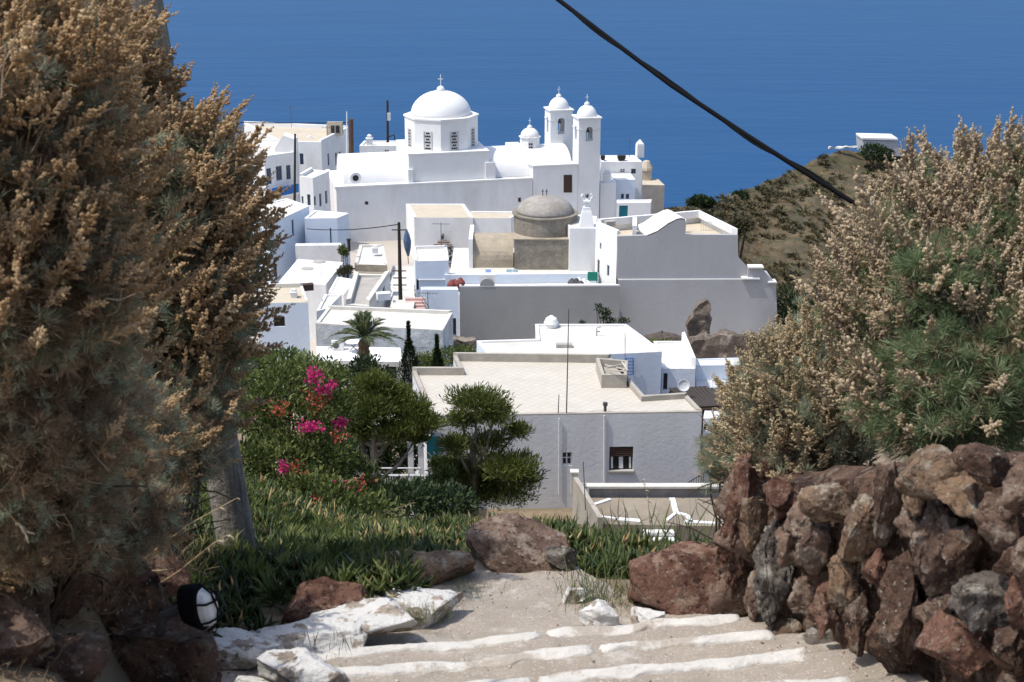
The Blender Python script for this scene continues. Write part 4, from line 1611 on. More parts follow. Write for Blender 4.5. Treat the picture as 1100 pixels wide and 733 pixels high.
mb.box((gq[0].x - .1, JY + 1.3, (zj - .5 + gq[1].z - .2) / 2), (.1, .94, (gq[1].z - .2 - zj + .5) / 2))
mb.build('vault_wall', GREYBIG, J)
prof2 = [(664, 364), (836, 366), (833.5, 304.5), (820.5, 291.5), (820, 288.3), (803.8, 288.3), (803.3, 300.4), (664, 301)]
facade('lower_wall', prof2, JY - .45, .43, GREYBIG, J)
pf2 = at(803, 300.4, JY - .45)
mb = MB()
pa, pb, pc2 = at(664, 301, JY - .45), at(803, 300.4, JY - .45), at(833.5, 304.5, JY - .45)
mb.prism([(pb.x + .02, JY - .01), (pc2.x - .1, JY - .01), (pc2.x - .1, JY + 3.5), (pb.x + .02, JY + 3.5)], -37, pc2.z)
mb.build('side_room', GREYBIG, J)
for (x0, y0, x1, y1) in ((804, 288.2, 820.3, 288.2), (797, 300.2, 816, 299.5), (825, 304, 834, 306)):
    mb = MB()
    p, q_ = at(x0, y0, JY - .6), at(x1, y1, JY - .6)
    mb.box(((p.x + q_.x) / 2, JY - .25, p.z + .06), ((q_.x - p.x) / 2, .45, .05))
    mb.build('coping', WHITE_CLEAN, J)
mb = MB()
for k in range(5):
    p = at(753 + k * 2.6, 250, JY + 4)
    mb.tube([p, p + Vector((0, 0, .9))], .03, 4)
mb.tube([at(753, 250, JY + 4) + Vector((0, 0, .9)), at(763.4, 250, JY + 4) + Vector((0, 0, .9))], .03, 4)
tag(mb.build('roof_railing', PALEMETAL), 'pale metal railing on the right roof of the grey gabled house', 'railing')
Q, qp, qz = house('house', 'low white block with an ornate chimney behind the grey gabled house', 'house',
                  [(612, 246), (640, 246), (641, 233), (603, 229)], 121.5, -37, WHITE, ROOFWHITE, .05, .2, coping=WHITE_CLEAN)
mb = MB()
p = at(630, 246, 122.5)
zc = qz
mb.lathe((p.x, p.y), [(.95, zc + .02), (.62, zc + 1.3), (.5, zc + 1.6), (.5, zc + 1.75), (.3, zc + 1.78), (.3, zc + 2.2), (.45, zc + 2.22), (.45, zc + 2.36), (.22, zc + 2.4), (.12, zc + 2.6)], 4, a0=R(45))
CHM = mb.build('chimney', WHITE_CLEAN, Q)
mb = MB()
for s_ in (-1, 1):
    mb.tube([(p.x + s_ * .25, p.y, zc + 2.35), (p.x + s_ * .5, p.y, zc + 2.75), (p.x + s_ * .35, p.y, zc + 2.95)], .1, 6)
mb.build('horn', WHITE_CLEAN, CHM)
mb = MB()
mb.lathe((p.x, p.y), [(.1, zc + 2.6), (.16, zc + 2.75), (.16, zc + 2.9), (.04, zc + 3.0)], 8)
mb.build('pot', METAL, CHM)


# ruined stone gable and rubble walls at its foot
def rough_wall(name, label, prof, Y, depth, m, seed, rough=.25, cat='wall'):
    """outline in photo pixels, broken up into courses of stones"""
    rnd = random.Random(seed)
    pts = []
    n = len(prof)
    for i in range(n):
        a_, b_ = prof[i], prof[(i + 1) % n]
        L = math.hypot(b_[0] - a_[0], b_[1] - a_[1])
        k = max(1, int(L / 3))
        for j in range(k):
            t = j / k
            pts.append((lerp(a_[0], b_[0], t) + rnd.uniform(-1, 1) * rough * 3, lerp(a_[1], b_[1], t) + rnd.uniform(-1, 1) * rough * 3))
    o = facade(name, pts, Y, depth, m)if False else None
    p0 = at(*pts[0], Y)
    w3 = [onwall(x, y, (0, Y), (1, Y)) for x, y in pts]
    bm = bmesh.new()
    f = bm.faces.new([bm.verts.new(p) for p in w3])
    ext = bmesh.ops.extrude_face_region(bm, geom=[f])
    bmesh.ops.translate(bm, verts=[v for v in ext['geom'] if isinstance(v, bmesh.types.BMVert)], vec=(0, depth, 0))
    bmesh.ops.triangulate(bm, faces=bm.faces[:])
    bmesh.ops.subdivide_edges(bm, edges=[e for e in bm.edges if e.calc_length() > .5], cuts=2, use_grid_fill=True)
    bmesh.ops.triangulate(bm, faces=bm.faces[:])
    for v in bm.verts:
        c = v.co
        v.co += Vector((noise.noise(c * 1.3 + Vector((seed, 0, 0))), noise.noise(c * 1.3 + Vector((0, seed, 0))) * 1.3, noise.noise(c * 1.3 + Vector((0, 0, seed))))) * .28
    bmesh.ops.recalc_face_normals(bm, faces=bm.faces[:])
    me = bpy.data.meshes.new(name)
    bm.to_mesh(me)
    bm.free()
    me.materials.append(m)
    o = bpy.data.objects.new(name, me)
    C.objects.link(o)
    tag(o, label, cat)
    return o


RUBBLE_L = mat('lighter rubble', (0.16, 0.13, 0.105), 0.95, 0.5, 1.5, 0.25, 2.0, col2=(0.34, 0.30, 0.25), thr=(0.52, 0.66))
rough_wall('ruin', 'broken dark stone gable standing before the grey gabled house', [(738, 366), (740, 344), (748, 332), (752, 326), (758, 323), (763, 326), (763, 366)][::-1], 103, .8, RUBBLE_L, 3, cat='ruin')
rough_wall('rubble_wall', 'tumbled dark rubble wall right of the broken stone gable', [(742, 386), (742, 366), (760, 364), (780, 361), (800, 363), (840, 360), (840, 386)][::-1], 101, 1.2, RUBBLE_L, 9)
rough_wall('rubble_wall', 'low rubble wall between the white house roof and the broken gable', [(690, 378), (694, 364), (712, 362), (738, 363), (741, 378)][::-1], 99, 1.0, RUBBLE, 12)
rough_wall('rubble_wall', 'short rubble wall with earth under the long grey wall', [(474, 374), (476, 364), (512, 366), (513, 376)][::-1], 97, .8, RUBBLE_L, 21)

# chapel house on the headland
hh = thing('house', 'small grey white house with a flat roof on top of the headland', 'house', tuple(at(948, 164, 233)))
facade('wall', [(927, 150.5), (964, 151.5), (968, 168), (928, 166)][::-1], 233, 5, mat('grey headland plaster', (.42, .43, .45), .9), hh)
facade('roof', [(926.3, 148), (964.6, 149), (964.6, 151), (926.3, 150)][::-1], 232.8, 4.6, WHITE_CLEAN, hh)
rough_wall('wall', 'low pale wall on the brow of the headland', [(890, 160), (922, 159), (922, 157.5), (890, 158.5)], 233, .5, ROOFWHITE, 31, .05)

# lane between the left houses
mb = MB()
for k in range(9):
    p = [at(x, 335 - k * 5, 99 + k * 3.2) for x in (419, 443)]
    mb.prism([(p[0].x, p[0].y), (p[1].x, p[0].y), (p[1].x, p[0].y + 3.1), (p[0].x, p[0].y + 3.1)], p[0].z - 1.0, p[0].z)
structure(mb.build('lane', ROOFWHITE))


# poles and wires of the village ---------------------------------------------------------------------
def wire(name, label, pts, rad, cat='cable', sag=0.0, m=None, n=14):
    out = []
    for (A_, B2) in zip(pts[:-1], pts[1:]):
        for k in range(n + 1):
            t = k / n
            p = A_.lerp(B2, t) - Vector((0, 0, sag * 4 * t * (1 - t)))
            if not out or (p - out[-1]).length > .01:
                out.append(p)
    mb = MB()
    mb.tube(out, rad, 6)
    o = mb.build(name, m or PLASTICBLACK)
    return tag(o, label, cat)


t, p, q = mast('telegraph_pole', 'dark telegraph pole with bars for step shadows standing in the stepped lane', 'pole', (430.5, 334), (428.5, 239), 103.5, .17, .11, DARKPOLE)
for k in range(5):  # lower dark bars stand in for the step shadows across the lane
    mb = MB()
    c = p.lerp(q, (.1, .3, .38, .46, .92)[k])
    mb.tube([c - Vector((.55, .1, 0)), c + Vector((.5, -.1, 0))], .05, 5)
    mb.build('arm_shadow_bar', DARKPOLE, t)
mp1 = q
t, p, q1 = mast('telegraph_pole', 'slender dark pole in front of the three shuttered windows', 'pole', (316.5, 218), (317, 144), 141, .14, .10, DARKPOLE)
t, p, q2 = mast('telegraph_pole', 'thick brown pole beside the corner house and the church', 'pole', (377.5, 176), (377, 128), 158, .30, .26, mat('brown pole', (.09, .05, .03), .8, .3, 3))
mast('flag_mast', 'slim white mast between the corner house and the thick brown pole', 'mast', (372.5, 192), (372.5, 120), 157, .07, .05, WHITE_CLEAN)
t, p, q3 = mast('telegraph_pole', 'dark far pole with a grey box left of the church dome', 'pole', (416.5, 153), (416.2, 108), 171, .16, .13, DARKPOLE)
mb = MB()
c = p.lerp(q3, .62)
mb.box((c.x + .2, c.y - .25, c.z), (.2, .2, .45))
mb.build('junction_box', PALEMETAL, t)
mb = MB()
c = p.lerp(q3, .12)
mb.tube([c, c + Vector((.8, -.1, .35)), c + Vector((.9, -.1, -.3))], .09, 5)
mb.build('bracket', DARKPOLE, t)
wire('overhead_wire', 'thin dark wire from the stepped lane pole to the blue shaded house', [mp1 - Vector((0, 0, .15)), at(330, 246, 127)], .035, 'wire', .25)
wire('overhead_wire', 'thin wire along the skyline from the thick brown pole to the left', [q2 - Vector((0, 0, .4)), at(240, 131, 160)], .05, 'wire', .1)

# small things on the roofs and terraces of the left cluster
for k, (x, y, Y, h, lab) in enumerate(((375, 270, 123, 1.0, 'short black stove pipe left of the lumpy white roof'), (296, 297, 113, .9, 'small dark stove pipe on the edge of the broad slab roof'))):
    p = at(x, y, Y)
    mb = MB()
    mb.tube([p, p + Vector((0, 0, h))], .14, 8)
    mb.tube([p + Vector((0, 0, h)), p + Vector((0, 0, h + .14))], .2, 8)
    tag(mb.build('stove_pipe', DARKPOLE), lab, 'stove pipe')


def tv_aerial(px, py, Y, h, lab):
    p = at(px, py, Y)
    t = thing('tv_aerial', lab, 'aerial', tuple(p))
    mb = MB()
    mb.tube([p, p + Vector((0, 0, h))], .03, 5)
    mb.build('mast', METAL, t)
    mb = MB()
    c = p + Vector((0, 0, h - .1))
    mb.tube([c + Vector((-.7, .1, 0)), c + Vector((.7, -.1, 0))], .02, 4)
    for k in range(6):
        e = c + Vector((-.65 + .26 * k, .1 - .04 * k, 0))
        mb.tube([e + Vector((.05, .35, 0)), e - Vector((.05, .35, 0))], .014, 4)
    mb.build('yagi', METAL, t)


tv_aerial(313, 137, 172, 2.6, 'television aerial on the cream roof of the corner house')
tv_aerial(352, 152, 168, 1.8, 'small television aerial near the front corner of the cream corner house roof')
tv_aerial(474, 264, 116, 2.0, 'television aerial behind the narrow blue shaded white house')
tv_aerial(676, 170, 163, 2.2, 'television aerial between the roof tanks right of the bell towers')
tv_aerial(460, 341, 96, 1.9, 'television aerial at the back of the long stone house roof')
for k, (x, y, Y, sz, lab) in enumerate(((412, 322, 101.5, .5, 'white boxy roof tank on the courtyard house parapet'), (330, 312, 100, .45, 'dark slatted crate on the ledge by the cream roofed house'), (655, 243, 113, .4, 'small grey box on the left roof of the gabled house'))):
    p = at(x, y, Y)
    mb = MB()
    mb.box((p.x, p.y, p.z + sz * .55), (sz, sz * .6, sz * .5), .3)
    mb.box((p.x, p.y, p.z + sz * 1.08), (sz * 1.06, sz * .66, sz * .03), .3)
    tag(mb.build('roof_box', (WHITE, BROWNWOOD, GREYROOF)[k]), lab, 'box')

# ------------------------------------------------------------------ leaves, flowers and branches in numpy
rng = np.random.default_rng(3)


def unit(v):
    return v / np.maximum(np.linalg.norm(v, axis=-1, keepdims=True), 1e-9)


def rand_dirs(n):
    return unit(rng.normal(size=(n, 3)))


def frames(D):
    """rotation matrices whose third column is D, rolled at random"""
    D = unit(D)
    a = unit(np.cross(D, rand_dirs(len(D))))
    b = np.cross(D, a)
    return np.stack([a, b, D], -1)


def scatter(TV, TF, P, D, Sc, rnd, tr=None):
    """copies of template (TV, list of TF) at P pointing along D; returns verts, faces, rnd per vertex"""
    M = frames(D) * np.asarray(Sc)[:, None, None]
    V = np.einsum('nij,vj->nvi', M, TV) + P[:, None, :]
    n, k = len(P), len(TV)
    off = (np.arange(n) * k)[:, None, None]
    Fs = [(f[None] + off).reshape(-1, f.shape[1]) for f in TF]
    rv = np.repeat(rnd, k)
    if tr is not None:
        rv = np.clip(rv + np.tile(tr, n), 0, 1)
    return V.reshape(-1, 3), Fs, rv


def merge(parts):
    V, Fd, Rr, off = [], {}, [], 0
    for v, fs, r in parts:
        V.append(v)
        Rr.append(r)
        for f in fs:
            Fd.setdefault(f.shape[1], []).append(f + off)
        off += len(v)
    return np.concatenate(V), [np.concatenate(x) for x in Fd.values()], np.concatenate(Rr)


def blade_T(w=.5, bend=.0):
    """a unit-long leaf blade"""
    V = np.array([(0, 0, 0), (w / 2, 0, .45), (0, bend, 1), (-w / 2, 0, .45)], float)
    return V, [np.array([[0, 1, 2, 3]])]


def finger_T(w=.16):
    V = []
    for z, r in ((0, .6), (.45, 1.0)):
        for j in range(3):
            a = 2 * math.pi * j / 3
            V.append((math.cos(a) * r * w / 2, math.sin(a) * r * w / 2, z))
    V.append((w * .3, 0, 1))
    q = [[j, (j + 1) % 3, 3 + (j + 1) % 3, 3 + j] for j in range(3)]
    t = [[3 + j, 3 + (j + 1) % 3, 6] for j in range(3)]
    return np.array(V), [np.array(q), np.array(t)]


def panicle_T(seed, beads=120, L=1.0, wd=.15, bs=.0235):
    """a dry flower plume of unit length: branchlets strung with small round heads"""
    r = np.random.default_rng(seed)
    OV = np.array([(1, 0, 0), (-1, 0, 0), (0, 1, 0), (0, -1, 0), (0, 0, 1), (0, 0, -1)], float)
    OF = np.array([[0, 2, 4], [2, 1, 4], [1, 3, 4], [3, 0, 4], [2, 0, 5], [1, 2, 5], [3, 1, 5], [0, 3, 5]])
    V, Fa, T = [], [], []
    nb = 16
    lean = r.uniform(-.1, .1, 2)
    k = 0
    per = max(3, beads // nb)
    for b in range(nb):
        z0 = .12 + .8 * (b / nb) ** .9
        an = r.uniform(0, 2 * math.pi)
        ln = (wd + .12) * (1.05 - z0) + .05
        d = np.array([math.cos(an) * .75, math.sin(an) * .75, 1.0])
        d /= np.linalg.norm(d)
        for j in range(per):
            t = (j + .6) / per
            c = np.array([lean[0] * z0, lean[1] * z0, z0]) + d * ln * t + np.array([0, 0, -.10 * t * t * ln]) + r.normal(size=3) * .008
            sz = bs * r.uniform(.6, 1.25)
            V.append(c + OV * sz * np.array([1, 1, 1.2]))
            Fa.append(OF + k)
            T.append(np.full(6, r.uniform(-.18, .18)))
            k += 6
    for j in range(10):
        c = np.array([lean[0], lean[1], .9 + .018 * j]) + r.normal(size=3) * .01
        V.append(c + OV * bs * .8)
        Fa.append(OF + k)
        T.append(np.full(6, r.uniform(-.15, .15)))
        k += 6
    # stalk: three thin sides
    SV = []
    for z in (-.25, 0.0, .5, .95):
        for j in range(3):
            a = 2 * math.pi * j / 3
            q = .010 * (1 - .6 * max(z, 0))
            SV.append((lean[0] * max(z, 0) + math.cos(a) * q, lean[1] * max(z, 0) + math.sin(a) * q, z))
    V.append(np.array(SV))
    T.append(np.full(12, -.25))
    Q = np.array([[k + i * 3 + j, k + i * 3 + (j + 1) % 3, k + (i + 1) * 3 + (j + 1) % 3, k + (i + 1) * 3 + j] for i in range(3) for j in range(3)])
    return np.concatenate(V), [np.concatenate(Fa), Q], np.concatenate(T)


def tuft_T(seed, n=40, w=.046):
    """a feathery leaf tuft of unit size: narrow blades fanning from one point"""
    r = np.random.default_rng(seed)
    V, Fa = [], []
    for k in range(n):
        d = r.normal(size=3)
        d[2] = abs(d[2]) * 1.3 + .1
        d /= np.linalg.norm(d)
        s = np.cross(d, r.normal(size=3))
        s /= np.linalg.norm(s)
        st = d * r.uniform(0, .3)
        L = r.uniform(.5, 1.0)
        mid = st + (d + r.normal(size=3) * .1) * L * .55
        V.append(np.array([st, mid + s * w / 2, st + d * L, mid - s * w / 2]))
        Fa.append(np.array([[0, 1, 2, 3]]) + 4 * k)
    return np.concatenate(V), [np.concatenate(Fa)]


PANS = [panicle_T(i, 176 + 16 * (i % 3)) for i in range(5)]
TUFTS = [tuft_T(40 + i) for i in range(4)]
LEAF_SILVER = leafmat('silver green leaf', [(.16, .19, .12), (.29, .33, .225), (.43, .47, .35)], .45)
LEAF_GREEN = leafmat('fresh green feather leaf', [(.09, .14, .06), (.19, .25, .125), (.32, .39, .22)], .45)
FLOWER_TAN = leafmat('dry tan flower heads', [(.42, .29, .16), (.68, .52, .32), (.85, .73, .52)], .6, .8)
FLOWER_PALE = leafmat('pale dry flower heads', [(.42, .325, .215), (.69, .58, .42), (.86, .775, .61)], .6, .8)
FLOWER_STRAW = leafmat('straw flower heads', [(.42, .33, .20), (.68, .57, .38), (.86, .77, .57)], .55, .8)
DEADLEAF = leafmat('dead brown leaf', [(.12, .08, .05), (.27, .19, .12), (.42, .32, .21)], .35, .9)
BARK = mat('shrub bark', (.085, .062, .045), .95, .35, 14, .004, 40)


TWIG = mat('bleached twig', (.33, .25, .17), .9, .3, 9)


def shrub(name, label, base, ctr, rad, npan, ntuft, ndead, nstem, lean, flower, leafm, seed, plen=(.14, .27), green=0.0, tsize=(.045, .085), trunk=.035, zlow=-.9):
    global rng
    rng = np.random.default_rng(seed)
    rd = random.Random(seed)
    lean = np.array(lean, float)
    CL = [(np.array(c_, float), np.array(r_, float)) for c_, r_ in zip(ctr, rad)]
    wts = np.array([r_[0] * r_[2] for _, r_ in CL])
    wts = wts / wts.sum()
    t = thing(name, label, 'shrub', tuple(base))

    def surf(n, lo, hi, zmin):
        D = rand_dirs(int(n * 2.6))
        D = D[D[:, 2] > zmin][:n]
        ci = rng.choice(len(CL), len(D), p=wts)
        cc_ = np.array([c_ for c_, _ in CL])[ci]
        rr_ = np.array([r_ for _, r_ in CL])[ci]
        lump = np.array([noise.noise(tuple(d * 2.4 + seed + 3 * k)) + .6 * noise.noise(tuple(d * 5.5 + seed)) for d, k in zip(D, ci)])
        f = rng.uniform(lo, hi, len(D)) * (1 + .34 * lump)
        patch = np.array([noise.noise(tuple(d * 3.1 + seed * 2 + 5 + 2 * k)) for d, k in zip(D, ci)])
        return cc_ + D * rr_ * f[:, None], D, patch
    mb = MB()                                                # branches from the base out to the crown
    b0 = Vector(base)
    for k in range(nstem):
        P, D, _ = surf(8, .55, .9, -.55)
        e = Vector(P[0])
        mid = b0.lerp(e, .5) + Vector((rd.uniform(-.12, .12), rd.uniform(-.12, .12), rd.uniform(-.05, .18)))
        pts = []
        for j in range(7):
            u = j / 6
            pts.append(b0 * (1 - u) ** 2 + mid * 2 * u * (1 - u) + e * u * u + Vector((rd.uniform(-1, 1), rd.uniform(-1, 1), rd.uniform(-1, 1))) * .018)
        mb.tube(pts, [lerp(trunk, .004, (j / 6) ** .6) for j in range(7)], 5)
        for q in range(5):
            s0 = pts[rd.randint(2, 5)]
            dv = Vector((rd.uniform(-1, 1), rd.uniform(-1, 1), rd.uniform(-.2, 1))).normalized() * rd.uniform(.12, .35)
            mb.tube([s0, s0 + dv * .5 + Vector((0, 0, .02)), s0 + dv], [.005, .004, .002], 4)
    mb.build('branches', BARK, t)
    mb = MB()                                                # bare dry twigs poking out of the crown
    P, D, _ = surf(110, .8, 1.12, -.6)
    for p_, d_ in zip(P, D):
        d_ = Vector(d_) * .6 + Vector(lean) * .8 + Vector((rd.uniform(-.5, .5), rd.uniform(-.5, .5), rd.uniform(.0, .9)))
        d_.normalize()
        L_ = rd.uniform(.06, .2)
        s0 = Vector(p_) - d_ * L_ * .8
        m_ = s0 + d_ * L_ * .5 + Vector((rd.uniform(-1, 1), rd.uniform(-1, 1), rd.uniform(-1, 1))) * .012
        e_ = m_ + (d_ + Vector((rd.uniform(-.4, .4), rd.uniform(-.4, .4), rd.uniform(-.2, .4)))).normalized() * L_ * .6
        mb.tube([s0, m_, e_], [.003, .0022, .001], 4)
        mb.tube([m_, m_ + (e_ - m_).cross(Vector((0, 1, .3))) * .5 + (e_ - m_) * .5], [.0018, .0008], 3)
    mb.build('twigs', TWIG, t)
    # dry flower plumes
    P, D, pt = surf(npan, .74, 1.10, -.5)
    keep = pt > -.25 - .3 * (1 - green) if green < .5 else pt > -.05
    P, D = P[keep], D[keep]
    d = unit(D * .8 + lean + np.array([0, -.08, .7]) + rng.normal(size=D.shape) * .22)
    Sc = rng.uniform(plen[0], plen[1], len(P)) * np.where(rng.uniform(0, 1, len(P)) < .18, 1.45, 1.0)
    P = P - d * Sc[:, None] * .35
    parts = []
    which = rng.integers(0, len(PANS), len(P))
    for i, (TV, TF, tr) in enumerate(PANS):
        m_ = which == i
        if m_.any():
            parts.append(scatter(TV, TF, P[m_], d[m_], Sc[m_], rng.uniform(.25, .8, m_.sum()), tr))
    V_, F_, r_ = merge(parts)
    mesh_np('flower_heads', V_, F_, r_, flower, t)
    # feathery leaves
    for (nm, n, lo, hi, mtl, sz, zm) in (('foliage', ntuft, .62, 1.02, leafm, tsize, zlow), ('dead_leaves', ndead, .25, .93, DEADLEAF, (tsize[0] * 1.05, tsize[1] * 1.15), zlow)):
        P, D, pt = surf(n, lo, hi, zm)
        if nm == 'foliage':
            kp = pt < .16 + green * .34
            P, D = P[kp], D[kp]
        d = unit(D * .7 + lean * .7 + np.array([0, 0, .6]) + rng.normal(size=D.shape) * .35)
        Sc = rng.uniform(sz[0], sz[1], len(P))
        which = rng.integers(0, len(TUFTS), len(P))
        parts = []
        for i, (TV, TF) in enumerate(TUFTS):
            m_ = which == i
            parts.append(scatter(TV, TF, P[m_], d[m_], Sc[m_], rng.uniform(0, 1, m_.sum())))
        V_, F_, r_ = merge(parts)
        # a little colour change inside each tuft
        r_ = np.clip(r_ + np.repeat(rng.uniform(-.2, .2, len(r_) // 4), 4)[:len(r_)], 0, 1)
        mesh_np(nm, V_, F_, r_, mtl, t)
    return t


def blob_leaves(n, ctrs, rads, size, wd, up=.4, shell=(.6, 1.0), lump=.22, bend=.1):
    """leaf blades over several lumpy clumps -> one merged mesh description"""
    TV, TF = blade_T(wd, bend)
    parts = []
    vol = np.array([r[0] * r[2] for r in rads])
    for c, r, k in zip(ctrs, rads, (n * vol / vol.sum()).astype(int)):
        D = rand_dirs(k)
        f = rng.uniform(shell[0], shell[1], k) * (1 + lump * np.array([noise.noise(tuple(d * 2.6 + c)) for d in D]))
        P = np.array(c) + D * np.array(r) * f[:, None]
        d = unit(D * .8 + np.array([0, 0, up]) + rng.normal(size=D.shape) * .5)
        base = rng.uniform(0, 1)
        parts.append(scatter(TV, TF, P, d, rng.uniform(size * .6, size * 1.3, k), np.clip(rng.uniform(.0, 1, k) * .7 + base * .3, 0, 1)))
    return merge(parts)


# ------------------------------------------------------------------ trees and garden between the lane and the village
PINE = leafmat('pine needles', [(.030, .042, .010), (.090, .115, .024), (.19, .21, .055)], .3)
PINEBARK = mat('pine bark', (.24, .20, .165), .95, .3, 5, .02, 12)


def pine(label, base, px_clumps, Y, seed, n, limbs_from):
    """clumps: (px, py, half width px, half height px, dy metres)"""
    global rng
    rng = np.random.default_rng(seed)
    t = thing('pine_tree', label, 'tree', tuple(base), 'garden pines')
    ctrs, rads = [], []
    for (x, y, hw, hh, dy) in px_clumps:
        c = at(x, y, Y + dy)
        k = pxm(c)
        ctrs.append(tuple(c))
        rads.append((hw / k * .95, hw / k * .85, hh / k * .72))
    V_, F_, r_ = blob_leaves(n, ctrs, rads, .26, .20, .8, (.25, 1.12), .5)
    mesh_np('crown', V_, F_, r_, PINE, t)
    fork = at(*limbs_from, Y)
    mb = MB()
    b = Vector(base)
    m_ = b.lerp(fork, .5) + Vector((.25, 0, 0))
    mb.tube([b, m_, fork], [.24, .19, .14], 8)
    mb.build('trunk', PINEBARK, t)
    mb = MB()
    rd = random.Random(seed)
    for c in ctrs:
        c = Vector(c)
        s0 = b.lerp(fork, rd.uniform(.6, 1.0))
        mid = s0.lerp(c, .55) + Vector((rd.uniform(-.2, .2), rd.uniform(-.2, .2), -.25))
        mb.tube([s0, mid, c], [.11, .08, .03], 6)
        for q in range(4):
            e = c + Vector((rd.uniform(-1, 1), rd.uniform(-1, 1), rd.uniform(-.2, .8))) * .8
            mb.tube([mid.lerp(c, rd.random()), e], [.03, .012], 4)
    mb.build('limbs', PINEBARK, t)
    return t


pine('dark pine with a rounded top and spreading side clumps in front of the tiled house', (at(503, 560, 62).x, 62, -32.2),
     [(512, 432, 33, 17, 0), (535, 440, 14, 12, .5), (497, 452, 20, 10, .4), (530, 449, 22, 8, -.3), (556, 463, 15, 11, .2), (488, 478, 18, 14, -.5), (525, 475, 24, 12, .3),
      (548, 500, 32, 16, -.8), (560, 513, 24, 14, -.4), (490, 505, 24, 22, .2), (520, 510, 26, 24, .6), (505, 530, 30, 16, .4), (540, 530, 34, 12, .3), (472, 500, 12, 10, .5)],
     62, 21, 30000, (507, 470))
pine('broad low pine with bare twisted limbs between the bougainvillea and the tiled house', (at(392, 560, 60).x, 60, -31.6),
     [(455, 455, 20, 14, 0), (440, 440, 24, 17, .5), (420, 425, 22, 16, 1), (400, 412, 20, 14, .6), (398, 440, 24, 18, -.4), (372, 432, 20, 16, .3), (425, 462, 24, 14, -.5), (385, 462, 18, 12, .2),
      (358, 450, 16, 14, .8), (448, 470, 14, 8, .2)],
     60, 22, 27000, (402, 470))


def conifer(label, px, ytop, ybot, hw, Y, seed):
    global rng
    rng = np.random.default_rng(seed)
    p, q = at(px, ybot, Y), at(px, ytop, Y)
    k = pxm(p)
    zb = zg(p.x, Y) - .1
    t = thing('cypress', label, 'tree', (p.x, Y, zb), 'cypresses by the porch')
    n = 5000
    u = rng.uniform(0, 1, n) ** .8
    H = q.z - zb
    r0 = hw / k
    an = rng.uniform(0, 2 * np.pi, n)
    prof = np.sin(np.clip(u * 1.05 + .12, 0, 1) * np.pi) ** .55 * (1 - u * .55)
    rr = r0 * prof * rng.uniform(.55, 1.1, n) * (1 + .25 * np.sin(an * 3 + u * 20))
    P = np.stack([p.x + rr * np.cos(an), Y + rr * np.sin(an), zb + .2 + u * (H - .25)], -1)
    d = unit(np.stack([np.cos(an) * .5, np.sin(an) * .5, np.full(n, .9)], -1) + rng.normal(size=(n, 3)) * .25)
    TV, TF = blade_T(.3)
    V_, F_, r_ = scatter(TV, TF, P, d, rng.uniform(.12, .3, n), rng.uniform(0, 1, n))
    mesh_np('crown', V_, F_, r_, leafmat('cypress leaf', [(.008, .016, .008), (.02, .036, .014), (.04, .065, .025)], .15), t)
    mb = MB()
    mb.tube([(p.x, Y, zb), (p.x, Y, zb + H * .85)], [.12, .03], 6)
    mb.build('trunk', PINEBARK, t)


conifer('taller dark cypress right of the palm', 440, 347, 405, 14, 87, 31)
conifer('shorter slimmer dark cypress beside the rubble wall', 470, 361, 402, 9.5, 89, 32)


def palm():
    global rng
    rng = np.random.default_rng(8)
    c = at(391, 363, 85.5)
    zb = zg(c.x, 85.5) - .1
    t = thing('palm_tree', 'young palm with arching fronds before the old stone house', 'tree', (c.x, 85.5, zb))
    mb = MB()
    n = 26
    pts = [Vector((c.x + .05 * math.sin(k), 85.5, lerp(zb, c.z - .2, k / n))) for k in range(n + 1)]
    mb.tube(pts, [(.36 if k % 2 else .29) * (1.15 if k > n - 6 else 1) for k in range(n + 1)], 9)
    mb.build('trunk', mat('palm trunk', (.13, .085, .05), .95, .3, 4, .03, 8), t)
    TV, TF = blade_T(.09, .12)
    k = pxm(c)
    LP = leafmat('palm leaflet', [(.03, .05, .018), (.065, .095, .035), (.13, .16, .07)], .25)
    for i in range(24):
        an = 2 * math.pi * i / 24 * 2.618 + .3
        el = R(random.Random(i).uniform(12, 75)) if i > 4 else R(80)
        L = random.Random(i + 50).uniform(2.3, 3.3)
        h = Vector((math.cos(an), math.sin(an), 0))
        rach = []
        for j in range(11):
            u = j / 10
            rach.append(c + h * (math.cos(el) * L * u) + Vector((0, 0, math.sin(el) * L * u - 1.15 * L * .45 * u * u)))
        P, D, Sc = [], [], []
        side = Vector((-h.y, h.x, 0))
        for j in range(2, 44):
            u = j / 44 * 10
            a_ = int(u)
            p = rach[a_].lerp(rach[min(a_ + 1, 10)], u - a_)
            tg_ = (rach[min(a_ + 1, 10)] - rach[max(a_ - 1, 0)]).normalized()
            for s_ in (-1, 1):
                P.append(p)
                D.append(tg_ * .75 + side * s_ * .7 + Vector((0, 0, -.05)))
                Sc.append(.52 * math.sin(math.pi * min(1, j / 44 * .85 + .15)) + .12)
        V_, F_, r_ = scatter(TV, TF, np.array([p[:] for p in P]), np.array([d[:] for d in D]), np.array(Sc), rng.uniform(.1, 1, len(P)))
        rt, rf = len(V_), 3
        f = mesh_np('frond', V_, F_, r_, LP, t)
        mb = MB()
        mb.tube(rach, [lerp(.035, .008, j / 10) for j in range(11)], 4)
        mb.build('rachis', mat('palm rachis', (.18, .17, .08), .7), f)


palm()

